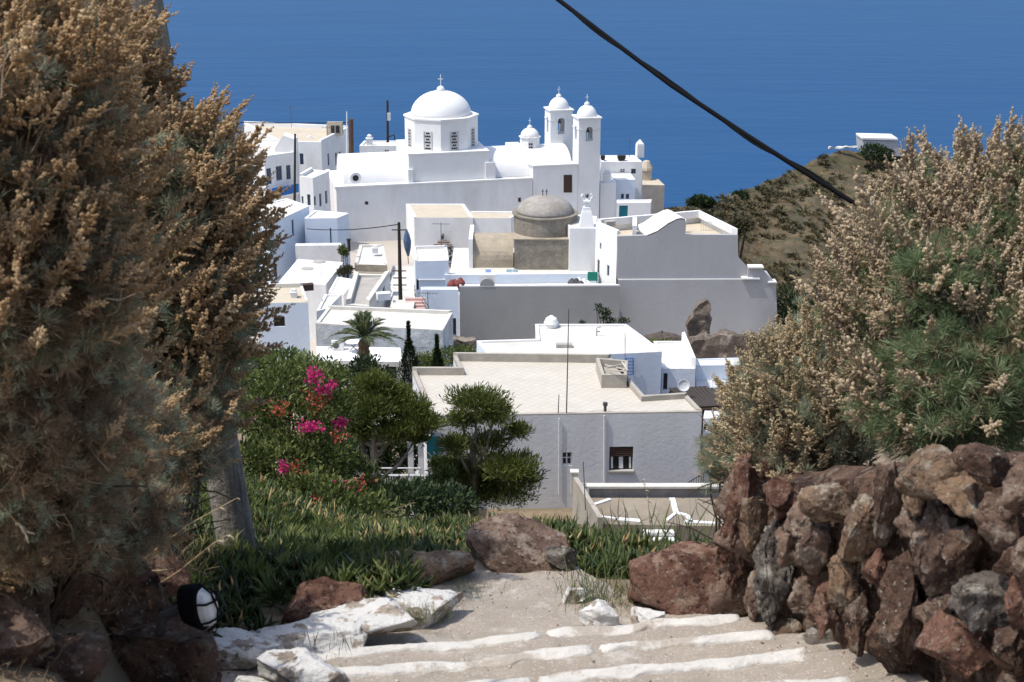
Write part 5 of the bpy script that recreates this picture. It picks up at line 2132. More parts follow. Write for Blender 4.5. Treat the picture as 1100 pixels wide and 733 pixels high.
BUSHGREEN = leafmat('garden bush leaf', [(.03, .045, .012), (.085, .115, .028), (.19, .21, .065)], .3)
BUSHDARK = leafmat('dark bush leaf', [(.010, .020, .008), (.026, .045, .016), (.055, .08, .03)], .2)
BUSHLIGHT = leafmat('yellow green bush leaf', [(.05, .075, .018), (.11, .145, .04), (.20, .23, .07)], .35)
OLIVE = leafmat('scrub leaf', [(.04, .037, .017), (.075, .068, .032), (.13, .11, .06)], .2)
PINKF = leafmat('bougainvillea bracts', [(.30, .01, .08), (.52, .025, .16), (.66, .08, .25)], .35)
REDDRY = leafmat('faded reddish bracts', [(.22, .03, .02), (.35, .07, .04), (.45, .14, .08)], .3)


def bush(name, label, cat, clumps, Y, seed, n, size, lm, wd=.45, group=None, flowers=(), stem=True, shell=(.45, 1.05), fs=.5):
    """clumps: (px, py, half width px, half height px, dy); its stems run down to the ground"""
    global rng
    rng = np.random.default_rng(seed)
    ctrs, rads = [], []
    for (x, y, hw, hh, dy) in clumps:
        c = at(x, y, Y + dy)
        k = pxm(c)
        ctrs.append(tuple(c))
        rads.append((hw / k, hw / k, hh / k))
    cx = sum(c[0] for c in ctrs) / len(ctrs)
    cy = sum(c[1] for c in ctrs) / len(ctrs)
    zb = zg(cx, cy) if stem is True else stem
    t = thing(name, label, cat, (cx, cy, zb), group)
    V_, F_, r_ = blob_leaves(n, ctrs, rads, size, wd, .35, shell)
    mesh_np('foliage', V_, F_, r_, lm, t)
    mb = MB()
    rd = random.Random(seed)
    for c in ctrs:
        for q in range(3):
            e = Vector(c) + Vector((rd.uniform(-1, 1), rd.uniform(-1, 1), rd.uniform(-.3, .6))) * rads[0][0] * .6
            s0 = Vector((cx + rd.uniform(-.1, .1), cy, zb))
            mb.tube([s0, s0.lerp(e, .5) + Vector((rd.uniform(-.2, .2), 0, .1)), e], [size * .35, size * .22, size * .08], 5)
    mb.build('stems', BARK, t)
    for nm, fl, fm, nn in flowers:
        fc, fr = [], []
        for (x, y, hw, hh, dy) in fl:
            c = at(x, y, Y + dy)
            k = pxm(c)
            fc.append(tuple(c))
            fr.append((hw / k, hw / k, hh / k))
        V_, F_, r_ = blob_leaves(nn, fc, fr, size * fs, .9, .3, (.15, 1.7))
        mesh_np(nm, V_, F_, r_, fm, t)
    return t


# rank of green behind the crest of the bank (nearer than the pines)
bush('bougainvillea', 'tangled bougainvillea with magenta flowers beside the wooden pole', 'shrub',
     [(300, 420, 34, 26, 0), (335, 405, 34, 22, .4), (282, 450, 26, 34, -.3), (318, 455, 40, 32, -.4), (355, 440, 30, 26, .3), (300, 500, 44, 34, -1.0), (345, 492, 40, 28, -.6), (378, 515, 34, 22, -.4), (270, 505, 24, 34, -1.2),
      (330, 530, 46, 22, -1.6), (280, 545, 34, 24, -2), (360, 540, 40, 20, -2), (400, 548, 30, 16, -2)], 19, 41, 19000, .085, BUSHGREEN, .42,
     flowers=(('flowers', [(337, 404, 6.5, 6.5, -.6), (348, 419, 5.8, 3.6, -.6), (333, 459, 9.4, 4.3, -1.1), (366, 456, 5.8, 4.3, -.5), (305, 503, 3.6, 5.8, -1.9), (366, 522, 4.3, 5.8, -1.5), (385, 526, 2.9, 3.6, -1.4), (357, 414, 3.6, 3.6, -.4)], PINKF, 760),
              ('faded_flowers', [(340, 428, 10, 10, -.6), (318, 503, 7, 5, -1.9), (388, 521, 9, 5, -1.6), (330, 540, 12, 4, -2.6), (364, 470, 6, 4, -1.1), (300, 440, 9, 6, -1.0)], REDDRY, 420)))
bush('bush', 'yellow green bush with dry twigs left of the bougainvillea flowers', 'shrub', [(262, 395, 30, 20, 0), (300, 392, 34, 14, .6), (255, 425, 24, 24, 0), (290, 430, 24, 18, -.8)], 22, 42, 5000, .10, BUSHLIGHT, .4)
bush('bush', 'dark round bush at the foot of the palm', 'shrub', [(393, 398, 18, 16, 0), (376, 405, 16, 10, 0), (410, 408, 16, 12, 0)], 78, 43, 3500, .22, BUSHDARK)
bush('bush', 'low dark hedge below the porch block left of the palm bush', 'shrub', [(350, 404, 16, 9, 0), (330, 402, 18, 9, 0), (366, 402, 10, 8, 0), (310, 398, 20, 10, 0)], 76, 44, 3500, .22, BUSHGREEN)
bush('bush', 'bright green bush behind the two cypresses', 'shrub', [(480, 383, 18, 9, 0), (498, 380, 14, 8, 0), (456, 392, 14, 12, 0), (505, 388, 10, 6, 0)], 91, 45, 3500, .2, BUSHLIGHT)
bush('bush', 'dark garden bush under the broad low pine', 'shrub', [(358, 490, 26, 24, 0), (350, 508, 26, 18, -1), (400, 533, 30, 10, -1), (440, 535, 40, 14, -1), (480, 540, 34, 14, -1)], 55, 46, 6000, .26, BUSHDARK)
bush('bush', 'dark leaves added as veranda shade behind the white balustered railing', 'shrub', [(405, 488, 14, 22, 0), (425, 490, 14, 22, 0), (442, 488, 8, 20, 0), (388, 485, 14, 22, 0)], 69.5, 54, 3500, .26, BUSHDARK)  # dark clumps added in place of the shaded veranda interior
bush('bush', 'green bush against the veranda railing', 'shrub', [(470, 522, 14, 12, 0), (478, 514, 12, 15, .5), (440, 531, 26, 8, 0)], 60, 47, 3500, .2, BUSHGREEN)
bush('fig_bush', 'thin leafy bush growing at the foot of the long grey wall', 'shrub', [(650, 338, 6, 7, 0), (643, 331, 4, 4, 0), (656, 345, 5, 4, 0), (669, 345, 7, 3, 0), (626, 348, 4, 3, 0)], 104.5, 48, 700, .22, BUSHDARK, shell=(.2, 1.1))
bush('bush', 'dark thicket beside the right end of the grey gabled house', 'shrub', [(850, 325, 18, 16, 0), (868, 335, 24, 18, 0), (890, 330, 24, 24, 0), (845, 345, 16, 14, -2), (870, 360, 30, 18, -4), (905, 350, 24, 20, -3)], 112, 49, 6000, .35, BUSHDARK)
bush('bush', 'leafy potted shrub on the terrace left of the lumpy white roof', 'shrub', [(368, 269, 4, 5, 0), (371, 273, 3, 3, 0)], 121, 52, 500, .22, BUSHGREEN, stem=-35.5)
bush('bush', 'dark dry creeper in the gap between the slab roof and the lumpy roof', 'shrub', [(373, 290, 7, 4, 0), (367, 293, 5, 3, 0)], 114, 53, 700, .22, OLIVE, stem=-35.5)
bush('bush', 'pale grassy scrub patch below the rubble wall beside the white house', 'shrub', [(704, 369, 8, 4, 0), (716, 371, 10, 5, 0), (700, 376, 8, 5, 0)], 96, 50, 900, .2, BUSHLIGHT)

# scrub on the headland
bush('bush', 'dark bush on the skyline at the left foot of the headland', 'shrub', [(752, 217, 10, 6, 0), (762, 218, 6, 4, 0), (744, 218.5, 6, 4, 0)], 190, 61, 1500, .5, BUSHDARK, stem=-46.0)
bush('bush', 'small dark bush on the skyline halfway up the headland ridge', 'shrub', [(795, 211, 8, 4.5, 0)], 203, 62, 700, .5, BUSHDARK, stem=-48.0)
bush('bush', 'rounded green bush on the slope above the grey gabled house', 'shrub', [(797, 242, 12, 7, 0), (790, 245, 8, 5, 0)], 168, 63, 1500, .4, OLIVE, stem=-46.0)
bush('bush', 'wide dark green bush in front of the flat roofed headland house', 'shrub', [(938, 163, 14, 8, 0), (950, 166, 10, 6, 0)], 229, 64, 1500, .5, BUSHDARK, stem=-50.0)


def scrub():
    global rng
    rng = np.random.default_rng(77)
    P, Sz = [], []
    while len(P) < 1700:
        c, f = rng.uniform(700, 1180), rng.uniform(.12, .995) ** .8
        if noise.noise((c * .02, f * 5, 4)) + rng.uniform(-.35, .35) < 0:
            continue
        p = hill_pt(c, f)
        P.append(p[:])
        Sz.append(rng.uniform(.3, 1.15) * (1.5 if rng.random() < .15 else 1))
    TV, TF = tuft_T(5, 34, .22)
    D = np.tile([[0, 0, 1.0]], (len(P), 1)) + rng.normal(size=(len(P), 3)) * .1
    V_, F_, r_ = scatter(TV * np.array([1, 1, .75]), TF, np.array(P), D, np.array(Sz), rng.uniform(0, 1, len(P)))
    o = mesh_np('scrub', V_, F_, r_, OLIVE)
    o['kind'] = 'stuff'
    P2 = np.array([hill_pt(rng.uniform(700, 1180), rng.uniform(.1, .99))[:] for _ in range(2500)])
    D = np.tile([[0, 0, 1.0]], (len(P2), 1)) + rng.normal(size=(len(P2), 3)) * .15
    TV, TF = tuft_T(6, 16, .10)
    V_, F_, r_ = scatter(TV, TF, P2, D, rng.uniform(.25, .7, len(P2)), rng.uniform(0, 1, len(P2)))
    o = mesh_np('dry_grass', V_, F_, r_, leafmat('dry hill grass', [(.13, .09, .04), (.22, .16, .08), (.32, .25, .14)], .3))
    o['kind'] = 'stuff'


scrub()


def garden_growth():
    """low green growth over the hidden slope between the lane and the houses"""
    global rng
    rng = np.random.default_rng(5)
    P = []
    for _ in range(7000):
        y = rng.uniform(70, 190)
        x = rng.choice([-1, 1]) * rng.uniform(34, 120)
        P.append((x, y, zg(x, y) - .05))
    for _ in range(9000):
        y = rng.uniform(16, 66)
        x = rng.uniform(-1, 1) * (6 + y * .3)
        if y > 58 and -5 < x < 12:
            continue
        P.append((x, y, zg(x, y) - .05))
    P = np.array(P)
    D = np.tile([[0, 0, 1.0]], (len(P), 1)) + rng.normal(size=(len(P), 3)) * .15
    TV, TF = tuft_T(9, 40, .16)
    V_, F_, r_ = scatter(TV, TF, P, D, rng.uniform(.15, .42, len(P)) * (.6 + P[:, 1] * .014), rng.uniform(0, 1, len(P)))
    o = mesh_np('undergrowth', V_, F_, r_, BUSHGREEN)
    o['kind'] = 'stuff'


garden_growth()

# ------------------------------------------------------------------ steps and lane in the foreground
PATHM = mat('dusty lane concrete', (.315, .272, .225), .95, .2, 1.6, .004, 40, col2=(.24, .205, .16), thr=(.46, .66), col3=(.42, .39, .35), thr3=(.55, .7), scale3=7)
WASH = mat('flaking limewash on stone', (.56, .54, .50), .95, .12, 6, .012, 30, col2=(.38, .34, .29), thr=(.555, .60), col3=(.47, .42, .35), thr3=(.61, .66), scale3=22)


_n, _l = PATHM.node_tree.nodes, PATHM.node_tree.links
_b = _n['Principled BSDF']
_tc = _n.new('ShaderNodeTexCoord')
_prev = _b.inputs['Base Color'].links[0].from_socket
for _sc, _lo, _hi, _c in ((130, .58, .66, (.17, .14, .11)), (90, .60, .66, (.52, .49, .45)), (5, .56, .60, (.27, .235, .19))):
    _z = _n.new('ShaderNodeTexNoise')
    _z.inputs['Scale'].default_value = _sc
    _z.inputs['Detail'].default_value = 3 if _sc > 20 else 9
    _l.new(_tc.outputs['Object'], _z.inputs['Vector'])
    _r = _n.new('ShaderNodeMapRange')
    _r.inputs[1].default_value, _r.inputs[2].default_value = _lo, _hi
    _r.inputs[4].default_value = .75
    _l.new(_z.outputs['Fac'], _r.inputs[0])
    _m = _n.new('ShaderNodeMix')
    _m.data_type = 'RGBA'
    _l.new(_r.outputs[0], _m.inputs[0])
    _l.new(_prev, _m.inputs[6])
    _m.inputs[7].default_value = (*_c, 1)
    _prev = _m.outputs[2]
_l.new(_prev, _b.inputs['Base Color'])


def path():
    ts = sorted(list(np.arange(-3.6, 1.96, .05)) + [n + e for n, _ in NOSE for e in (-.004, .004)])
    us = np.linspace(0, 1, 70)
    V = []
    for t in ts:
        lt, rt = path_bounds(t)
        for u in us:
            s = lerp(lt - .12, rt + .12, u)
            p = PO + PL * s + PT * t
            z = path_z(t)
            z += .022 * noise.noise((p.x * 2.2, p.y * 2.2, 0)) + .010 * noise.noise((p.x * 9, p.y * 9, 2)) + .004 * noise.noise((p.x * 30, p.y * 30, 2))
            V.append((p.x, p.y, z))
    V = np.array(V)
    idx = np.arange(len(V)).reshape(len(ts), len(us))
    Fq = np.stack([idx[:-1, :-1], idx[:-1, 1:], idx[1:, 1:], idx[1:, :-1]], -1).reshape(-1, 4)
    o = mesh_np('path', V, [Fq], np.zeros(len(V)), PATHM, smooth=True)
    return structure(o)


PATH = path()


def rock_mesh(c, r, yaw=0, seed=0, cuts=7, rough=.16, sub=4, tilt=0.0, fine=.05, flat_top=None):
    rd = random.Random(seed)
    bm = bmesh.new()
    bmesh.ops.create_icosphere(bm, subdivisions=sub, radius=1)
    planes = []
    for k in range(cuts):
        n_ = Vector((rd.gauss(0, 1), rd.gauss(0, 1), rd.gauss(0, 1))).normalized()
        planes.append((n_, rd.uniform(.50, .82)))
    if flat_top:
        planes.append((Vector((0, 0, 1)), flat_top))
    sd = Vector((seed * 3.7, seed * 1.3, seed * 7.1))
    ca, sa = math.cos(yaw), math.sin(yaw)
    ct, st_ = math.cos(tilt), math.sin(tilt)
    mx = max(r)
    for v in bm.verts:
        p = v.co.copy()
        p /= (abs(p.x) ** 4.2 + abs(p.y) ** 4.2 + abs(p.z) ** 4.2) ** (1 / 4.2)
        for n_, d in planes:
            e = p.dot(n_) - d
            if e > 0:
                p -= n_ * e
        dirn = v.co.normalized()
        p *= 1 + rough * noise.noise(dirn * 1.6 + sd)
        q = Vector((p.x * r[0], p.y * r[1], p.z * r[2]))
        k = 3.0 / mx
        n1_ = noise.noise(q * k * 2.7 + sd)
        q += dirn * mx * (fine * noise.noise(q * k + sd) + fine * .7 * (abs(n1_) - .25) + fine * .6 * noise.noise(q * k * 7 + sd) + fine * .42 * noise.noise(q * k * 16 + sd))
        q = Vector((q.x * ct + q.z * st_, q.y, -q.x * st_ + q.z * ct))
        v.co = Vector((q.x * ca - q.y * sa, q.x * sa + q.y * ca, q.z))
    return bm


def rock(name, label, c, r, m, cat='boulder', parent=None, group=None, **kw):
    bm = rock_mesh(c, r, **kw)
    me = bpy.data.meshes.new(name)
    bm.to_mesh(me)
    bm.free()
    me.polygons.foreach_set('use_smooth', [True] * len(me.polygons))
    me.materials.append(m)
    o = bpy.data.objects.new(name, me)
    C.objects.link(o)
    off = Vector((0, 0, 0)) if parent is None else parent.location
    o.location = Vector(c) - off
    o.parent = parent
    if label:
        tag(o, label, cat, group)
    return o


WASHROCK = rockmat('limewashed stone', (.40, .34, .28), (.27, .22, .17), (.5, .46, .4), cover=.17)
REDROCK = rockmat('red volcanic stone', (.255, .14, .10), (.12, .06, .045), (.34, .24, .18))
BROWNROCK = rockmat('brown volcanic stone', (.265, .18, .135), (.13, .085, .065), (.36, .29, .23))
OCHREROCK = rockmat('ochre lichen stone', (.33, .22, .14), (.17, .12, .085), (.42, .37, .29))
GREYROCK = rockmat('grey lichen stone', (.21, .18, .155), (.10, .085, .075), (.44, .41, .36))
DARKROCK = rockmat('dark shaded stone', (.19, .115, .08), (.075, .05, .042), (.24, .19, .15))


def rock_px(name, label, px, py, w_, h_, Y, m, depth=.8, **kw):
    kw.setdefault('sub', 5)
    c = at(px, py, Y)
    k = pxm(c)
    rx, rz = w_ / 2 / k * 1.12, h_ / 2 / k * 1.15
    return rock(name, label, c, (rx, max(.05, depth * (rx + rz) / 2), rz), m, **kw)


# whitewashed nosings of the steps: low worn kerbs set flush with the treads, the paint flaking along their edges
def nosing(t, z, s0, s1, seed):
    rd = random.Random(seed)
    s = s0
    while s < s1 - .05:
        L = min(rd.uniform(1.1, 1.9), s1 - s)
        if s1 - s - L < .3:
            L = s1 - s
        nu, nv = int(L / .018), 12
        V, idx = [], []
        sk = rd.uniform(-.02, .02)
        for i in range(nu + 1):
            u = s + L * i / nu
            e = min(1, i / 3, (nu - i) / 3)
            wd = (.062 + .035 * noise.noise((u * 3, seed, 0)) + .034 * noise.noise((u * 9, seed, 1)) + .012 * noise.noise((u * 40, seed, 1))) * (.6 + .4 * e)
            wf = (.02 + .012 * noise.noise((u * 8, seed, 5)))
            c0 = t + sk * (i / nu - .5) + .018 * noise.noise((u * 2.2, seed, 2))
            for j in range(nv + 1):
                v = j / nv
                tt = c0 + lerp(-wd, wf, v)
                h = .012 * math.sin(math.pi * min(1, max(0, v))) ** .5 * e + .012 * noise.noise((u * 6, v * 2, seed)) + .005 * noise.noise((u * 28, v * 8, seed))
                q = PO + PL * u + PT * tt
                zz = z + h + .022 * noise.noise((q.x * 2.2, q.y * 2.2, 0)) + .004 * (v - 1)
                if j == 0 or i in (0, nu):
                    zz -= .03
                if j == nv:
                    zz -= .10
                V.append((q.x, q.y, zz))
        V = np.array(V)
        idx = np.arange(len(V)).reshape(nu + 1, nv + 1)
        Fq = np.stack([idx[:-1, :-1], idx[1:, :-1], idx[1:, 1:], idx[:-1, 1:]], -1).reshape(-1, 4)
        mesh_np('step_edge', V, [Fq], np.zeros(len(V)), WASH, PATH, smooth=True)
        s += L + rd.uniform(.0, .012)


for k, (t, z) in enumerate(NOSE):
    nosing(t, z, -1.0 if k == 0 else -1.2, 1.20, 100 + k)

rock_px('whitewashed_stone', 'long flat whitewashed stone with grass at its edge beside the brown boulder', 447, 647, 118, 34, 6.35, WASHROCK, .9, seed=71, cuts=7, rough=.12, flat_top=.5, fine=.045)
rock_px('whitewashed_stone', 'thick whitewashed block at the left end of the steps', 322, 722, 84, 40, 5.12, WASHROCK, .8, seed=72, cuts=4, rough=.08, flat_top=.55, fine=.045)
rock_px('whitewashed_stone', 'low white stone at the left corner of the steps below the lamp', 258, 697, 96, 26, 5.55, WASHROCK, .9, seed=73, cuts=7, rough=.12, flat_top=.5, fine=.045)
rock_px('whitewashed_stone', 'jagged white stone between the corner stone and the red brown rock', 322, 687, 124, 28, 5.75, WASHROCK, .8, seed=74, cuts=6, rough=.15, fine=.03)
rock_px('whitewashed_stone', 'sloping white stone above the first step edge in front of the dark red rock', 398, 669, 120, 28, 5.95, WASHROCK, .8, seed=75, cuts=5, rough=.12, fine=.03)
rock_px('whitewashed_stone', 'narrow white stone right of the lane beside the grass tuft', 642, 659, 40, 24, 6.12, WASHROCK, .9, seed=76, cuts=7, rough=.12, fine=.045)
rock_px('whitewashed_stone', 'small white stone under the right end of the brown boulder', 618, 638, 34, 14, 6.55, WASHROCK, .9, seed=77, cuts=7, rough=.12, fine=.045)
rock_px('whitewashed_stone', 'white stone at the foot of the red boulder', 695, 664, 34, 20, 6.1, WASHROCK, .9, seed=78, cuts=5, rough=.1, fine=.045)
rock_px('boulder', 'large brown angular boulder beyond the landing of the steps', 557, 597, 104, 66, 7.2, BROWNROCK, .75, seed=84, cuts=8, rough=.12, tilt=.25, fine=.06)
rock_px('boulder', 'flat tan boulder in front of the ice plants left of the large brown one', 460, 615, 90, 34, 7.0, OCHREROCK, .8, seed=82, cuts=7, rough=.12, fine=.05)
rock_px('boulder', 'dark red rock among the ice plants left of the white stones', 341, 650, 92, 64, 6.15, REDROCK, .7, seed=83, cuts=7, rough=.15, fine=.07)
rock_px('boulder', 'big red block of stone at the far end of the stone wall', 737, 622, 108, 100, 6.45, REDROCK, .75, seed=88, cuts=6, rough=.08, flat_top=.72, fine=.06)
rock_px('stone', 'grey stone beside the grass right of the brown boulder', 602, 600, 30, 30, 7.1, GREYROCK, .8, seed=85, cuts=6)
rock_px('stone', 'grey chunk lying at the foot of the stone wall', 883, 688, 36, 34, 5.5, GREYROCK, .8, seed=86, cuts=6)
rock_px('stone', 'small tan chunk at the wall foot behind the grey chunk', 846, 676, 28, 26, 5.75, OCHREROCK, .8, seed=87, cuts=6)
rock_px('stone', 'small red chunk at the wall foot right of the grey chunk', 920, 690, 22, 34, 5.35, REDROCK, .8, seed=89, cuts=6)

# dry stone wall on the right
WA, WB = Vector((1.045, 6.21)), Vector((1.48, 4.745))
wdir = (WB - WA).normalized()
WN = Vector((wdir.y, -wdir.x))
WN = WN if WN.x < 0 else -WN                                  # towards the lane
wall = thing('dry_stone_wall', 'dry wall of big upright volcanic stones holding the right bank', 'wall', (1.35, 5.4, -3.3))
STONES = [(781, 580, 26, 160, 'r'), (818, 616, 46, 124, 'g'), (803, 560, 22, 66, 'o'), (831, 535, 36, 46, 'r'), (855, 562, 36, 62, 'b'), (881, 542, 46, 54, 'o'), (919, 565, 50, 92, 'o'),
          (866, 595, 38, 60, 'b'), (893, 622, 38, 86, 'o'), (852, 640, 22, 54, 'b'), (876, 661, 28, 52, 'r'), (956, 668, 54, 146, 'd'), (941, 540, 26, 80, 'b'), (993, 594, 56, 118, 'b'),
          (997, 514, 92, 56, 'o'), (1026, 536, 48, 54, 'o'), (1060, 566, 44, 72, 'b'), (1034, 646, 50, 72, 'g'), (1019, 700, 64, 72, 'r'), (1071, 700, 44, 64, 'd'), (1081, 648, 30, 70, 'r'),
          (1098, 600, 34, 70, 'b'), (965, 562, 34, 54, 'b'), (1050, 505, 50, 44, 'd'), (1095, 520, 50, 60, 'b'), (1110, 670, 40, 90, 'b'), (912, 668, 26, 60, 'd'), (838, 585, 22, 50, 'b'),
          (975, 535, 30, 40, 'o'), (1080, 610, 30, 40, 'd'), (1020, 590, 30, 60, 'd'), (800, 640, 24, 50, 'b'), (1140, 560, 70, 80, 'b'), (1150, 640, 60, 80, 'd'), (1150, 720, 70, 80, 'g'), (1200, 600, 70, 110, 'r'),
          (1210, 700, 70, 90, 'o'), (930, 612, 24, 46, 'r'), (990, 660, 30, 50, 'b')]
for k in range(14):
    STONES.append((1250 + (k % 5) * 62, 560 + (k // 5) * 110 + (k % 2) * 20, 80, 120, 'rbogd'[k % 5]))
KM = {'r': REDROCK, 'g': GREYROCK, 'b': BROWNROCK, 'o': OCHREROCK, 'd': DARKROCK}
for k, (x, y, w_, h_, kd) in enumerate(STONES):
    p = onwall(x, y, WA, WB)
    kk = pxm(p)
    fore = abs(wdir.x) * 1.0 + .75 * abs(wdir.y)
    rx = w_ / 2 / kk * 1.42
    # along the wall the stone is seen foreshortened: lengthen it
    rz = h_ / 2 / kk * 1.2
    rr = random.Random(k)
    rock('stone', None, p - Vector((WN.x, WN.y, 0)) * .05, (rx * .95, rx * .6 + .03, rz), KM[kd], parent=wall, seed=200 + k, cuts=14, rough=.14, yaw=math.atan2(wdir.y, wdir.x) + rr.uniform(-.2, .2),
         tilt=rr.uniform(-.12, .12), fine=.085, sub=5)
mb = MB()                                                    # packed stones and earth behind the face
for k in range(12):
    pass
a_, b_ = WA - wdir * .02 - WN * .16, WA + wdir * 2.9 - WN * .16
bm = bmesh.new()
n1, n2 = 60, 16
grid = []
for i in range(n1 + 1):
    row = []
    q = a_.lerp(b_, i / n1)
    zt_, zb_ = lerp(-2.80, -1.62, min(1, i / n1 * 1.15)), lerp(-3.65, -2.7, i / n1)
    for j in range(n2 + 1):
        z = lerp(zb_, zt_, j / n2)
        d = .06 * noise.noise((q.x * 5, q.y * 5, z * 5)) + .03 * noise.noise((q.x * 14, q.y * 14, z * 14))
        row.append(bm.verts.new((q.x - WN.x * d, q.y - WN.y * d, z)))
    for j in range(8):                                        # cap running back into the bank
        e = (j + 1) * .12
        row.append(bm.verts.new((q.x - WN.x * e, q.y - WN.y * e, zt_ + .03 * noise.noise((q.x * 6, q.y * 6 + j, 1)) + .05 - .03 * j)))
    grid.append(row)
for i in range(n1):
    for j in range(len(grid[0]) - 1):
        bm.faces.new([grid[i][j], grid[i + 1][j], grid[i + 1][j + 1], grid[i][j + 1]])
end = grid[0]
for j in range(n2):
    pass
me = bpy.data.meshes.new('packing')
bmesh.ops.translate(bm, verts=bm.verts[:], vec=-wall.location)
bm.to_mesh(me)
bm.free()
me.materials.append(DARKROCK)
o = bpy.data.objects.new('packing', me)
C.objects.link(o)
o.parent = wall
for k in range(9):                                           # end face and top stones
    p = Vector((WA.x - WN.x * (.08 + .16 * (k % 3)), WA.y - WN.y * (.08 + .16 * (k % 3)) + .05, -3.35 + .26 * (k // 3)))
    rock('stone', None, p, (.14, .13, .17), (BROWNROCK, REDROCK, OCHREROCK)[k % 3], parent=wall, seed=300 + k, cuts=8, rough=.1, fine=.06, sub=3)

# rocks and bank on the left, in the shade of the shrubs
LROCKS = [(185, 706, 130, 110, 4.75, 'd', 'big dark rock under the lamp at the left corner'), (120, 650, 120, 90, 4.9, 'd', 'dark rock buried in the left bank behind the corner rock'), (125, 590, 70, 60, 5.3, 'o', 'dusty ochre rock under the silvery shrub'),
          (8, 600, 64, 200, 4.2, 'b', 'tall brown stone at the left edge of the picture'), (22, 690, 70, 90, 3.9, 'b', 'brown stone with a sunlit top at the lower left corner'), (70, 720, 90, 70, 4.0, 'd', 'dark wedge of stone between the corner rocks'),
          (168, 610, 60, 50, 5.3, 'r', 'reddish rock beside the twisted dry stalks'), (60, 620, 80, 110, 4.5, 'd', 'dark upright stone in the shade of the left shrub')]
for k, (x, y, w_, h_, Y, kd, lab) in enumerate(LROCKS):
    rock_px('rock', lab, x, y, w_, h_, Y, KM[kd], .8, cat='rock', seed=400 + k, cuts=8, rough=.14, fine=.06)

# wooden poles behind the left shrub
pb = Vector((at(262, 606, 7.7).x, 7.7, zg(at(262, 606, 7.7).x, 7.7) - .2))
pt_ = at(153, -10, 7.75)
pd_ = (pt_ - pb).normalized()
pl = thing('utility_pole', 'leaning weathered grey wooden pole rising through the left shrub', 'pole', tuple(pb))
mb = MB()
mb.tube([pb + pd_ * (6.2 * k / 12) for k in range(13)], [lerp(.118, .085, k / 12) for k in range(13)], 20)
mb.build('pole', POLEWOOD, pl, smooth=True)
mb = MB()
for k in (2.1, 2.4):
    c = pb + pd_ * k
    mb.tube([c + Vector((-.13, -.02, 0)), c + Vector((.13, -.02, 0))], .012, 6)
mb.build('bolt', METAL, pl)
pb2 = Vector((at(190, 610, 8.3).x, 8.3, zg(at(190, 610, 8.3).x, 8.3) - .2))
pt2 = at(113, -5, 7.9)
pd2 = (pt2 - pb2).normalized()
pl2 = thing('utility_pole', 'darker second wooden pole close to the leaning grey one', 'pole', tuple(pb2))
mb = MB()
mb.tube([pb2 + pd2 * (5.6 * k / 12) for k in range(13)], [lerp(.105, .075, k / 12) for k in range(13)], 18)
mb.build('pole', mat('dark weathered pole wood', (.055, .045, .036), .9, .35, 7, .012, 20, stretch=(7, 7, .35)), pl2, smooth=True)

# black overhead cable with a thinner one twisted round it
cpts = [(470, -105, 9.6), (600, 0, 9.0), (655, 42, 8.75), (720, 91, 8.5), (800, 144, 8.25), (850, 176, 8.1), (912, 215, 7.95), (980, 252, 7.8), (1100, 308, 7.6), (1250, 372, 7.3)]
base_c = [at(*p) for p in cpts]
mb = MB()
mb.tube(base_c, .0145, 8)
o = mb.build('overhead_cable', PLASTICBLACK, smooth=True)
tag(o, 'thick black cable sagging across the sea at upper right', 'cable')
mb = MB()
pts = []
for i in range(len(base_c) - 1):
    for k in range(6):
        u = (i * 6 + k) / 6
        q = base_c[i].lerp(base_c[i + 1], k / 6)
        a2_ = u * 2.6
        pts.append(q + Vector((math.cos(a2_) * .006, math.sin(a2_) * .02, math.sin(a2_) * .021)))
mb.tube(pts, .007, 6)
o2_ = mb.build('overhead_cable', PLASTICBLACK)
tag(o2_, 'thin black wire wound around the thick sagging cable', 'cable')

# bulkhead lamp on the left rocks
lc = at(216, 652, 4.62)
k_ = pxm(lc)
lamp = thing('bulkhead_lamp', 'oval white bulkhead lamp with a black wire guard on the left rocks', 'lamp', tuple(lc))
ly = R(74)
fd = Vector((math.sin(ly), -math.cos(ly), 0))                # the way the lamp faces
sdv = Vector((math.cos(ly), math.sin(ly), 0))
upv = Vector((-.12, 0, 1)).normalized()


def oval(c, a_, b_, n=28):
    return [c + sdv * a_ * math.cos(2 * math.pi * j / n) * (abs(math.cos(2 * math.pi * j / n)) ** -.25 if abs(math.cos(2 * math.pi * j / n)) > .1 else 1) * .82 + upv * b_ * .88 * math.sin(2 * math.pi * j / n) for j in range(n)]


def loft(mb, rings, cap=True):
    n = len(rings[0])
    for r0, r1 in zip(rings[:-1], rings[1:]):
        k = len(mb.v)
        mb.v += [tuple(p) for p in r0] + [tuple(p) for p in r1]
        for j in range(n):
            mb.f.append([k + j, k + (j + 1) % n, k + n + (j + 1) % n, k + n + j])
            mb.m.append(0)
    if cap:
        mb.face(rings[0][::-1])
        mb.face(rings[-1])


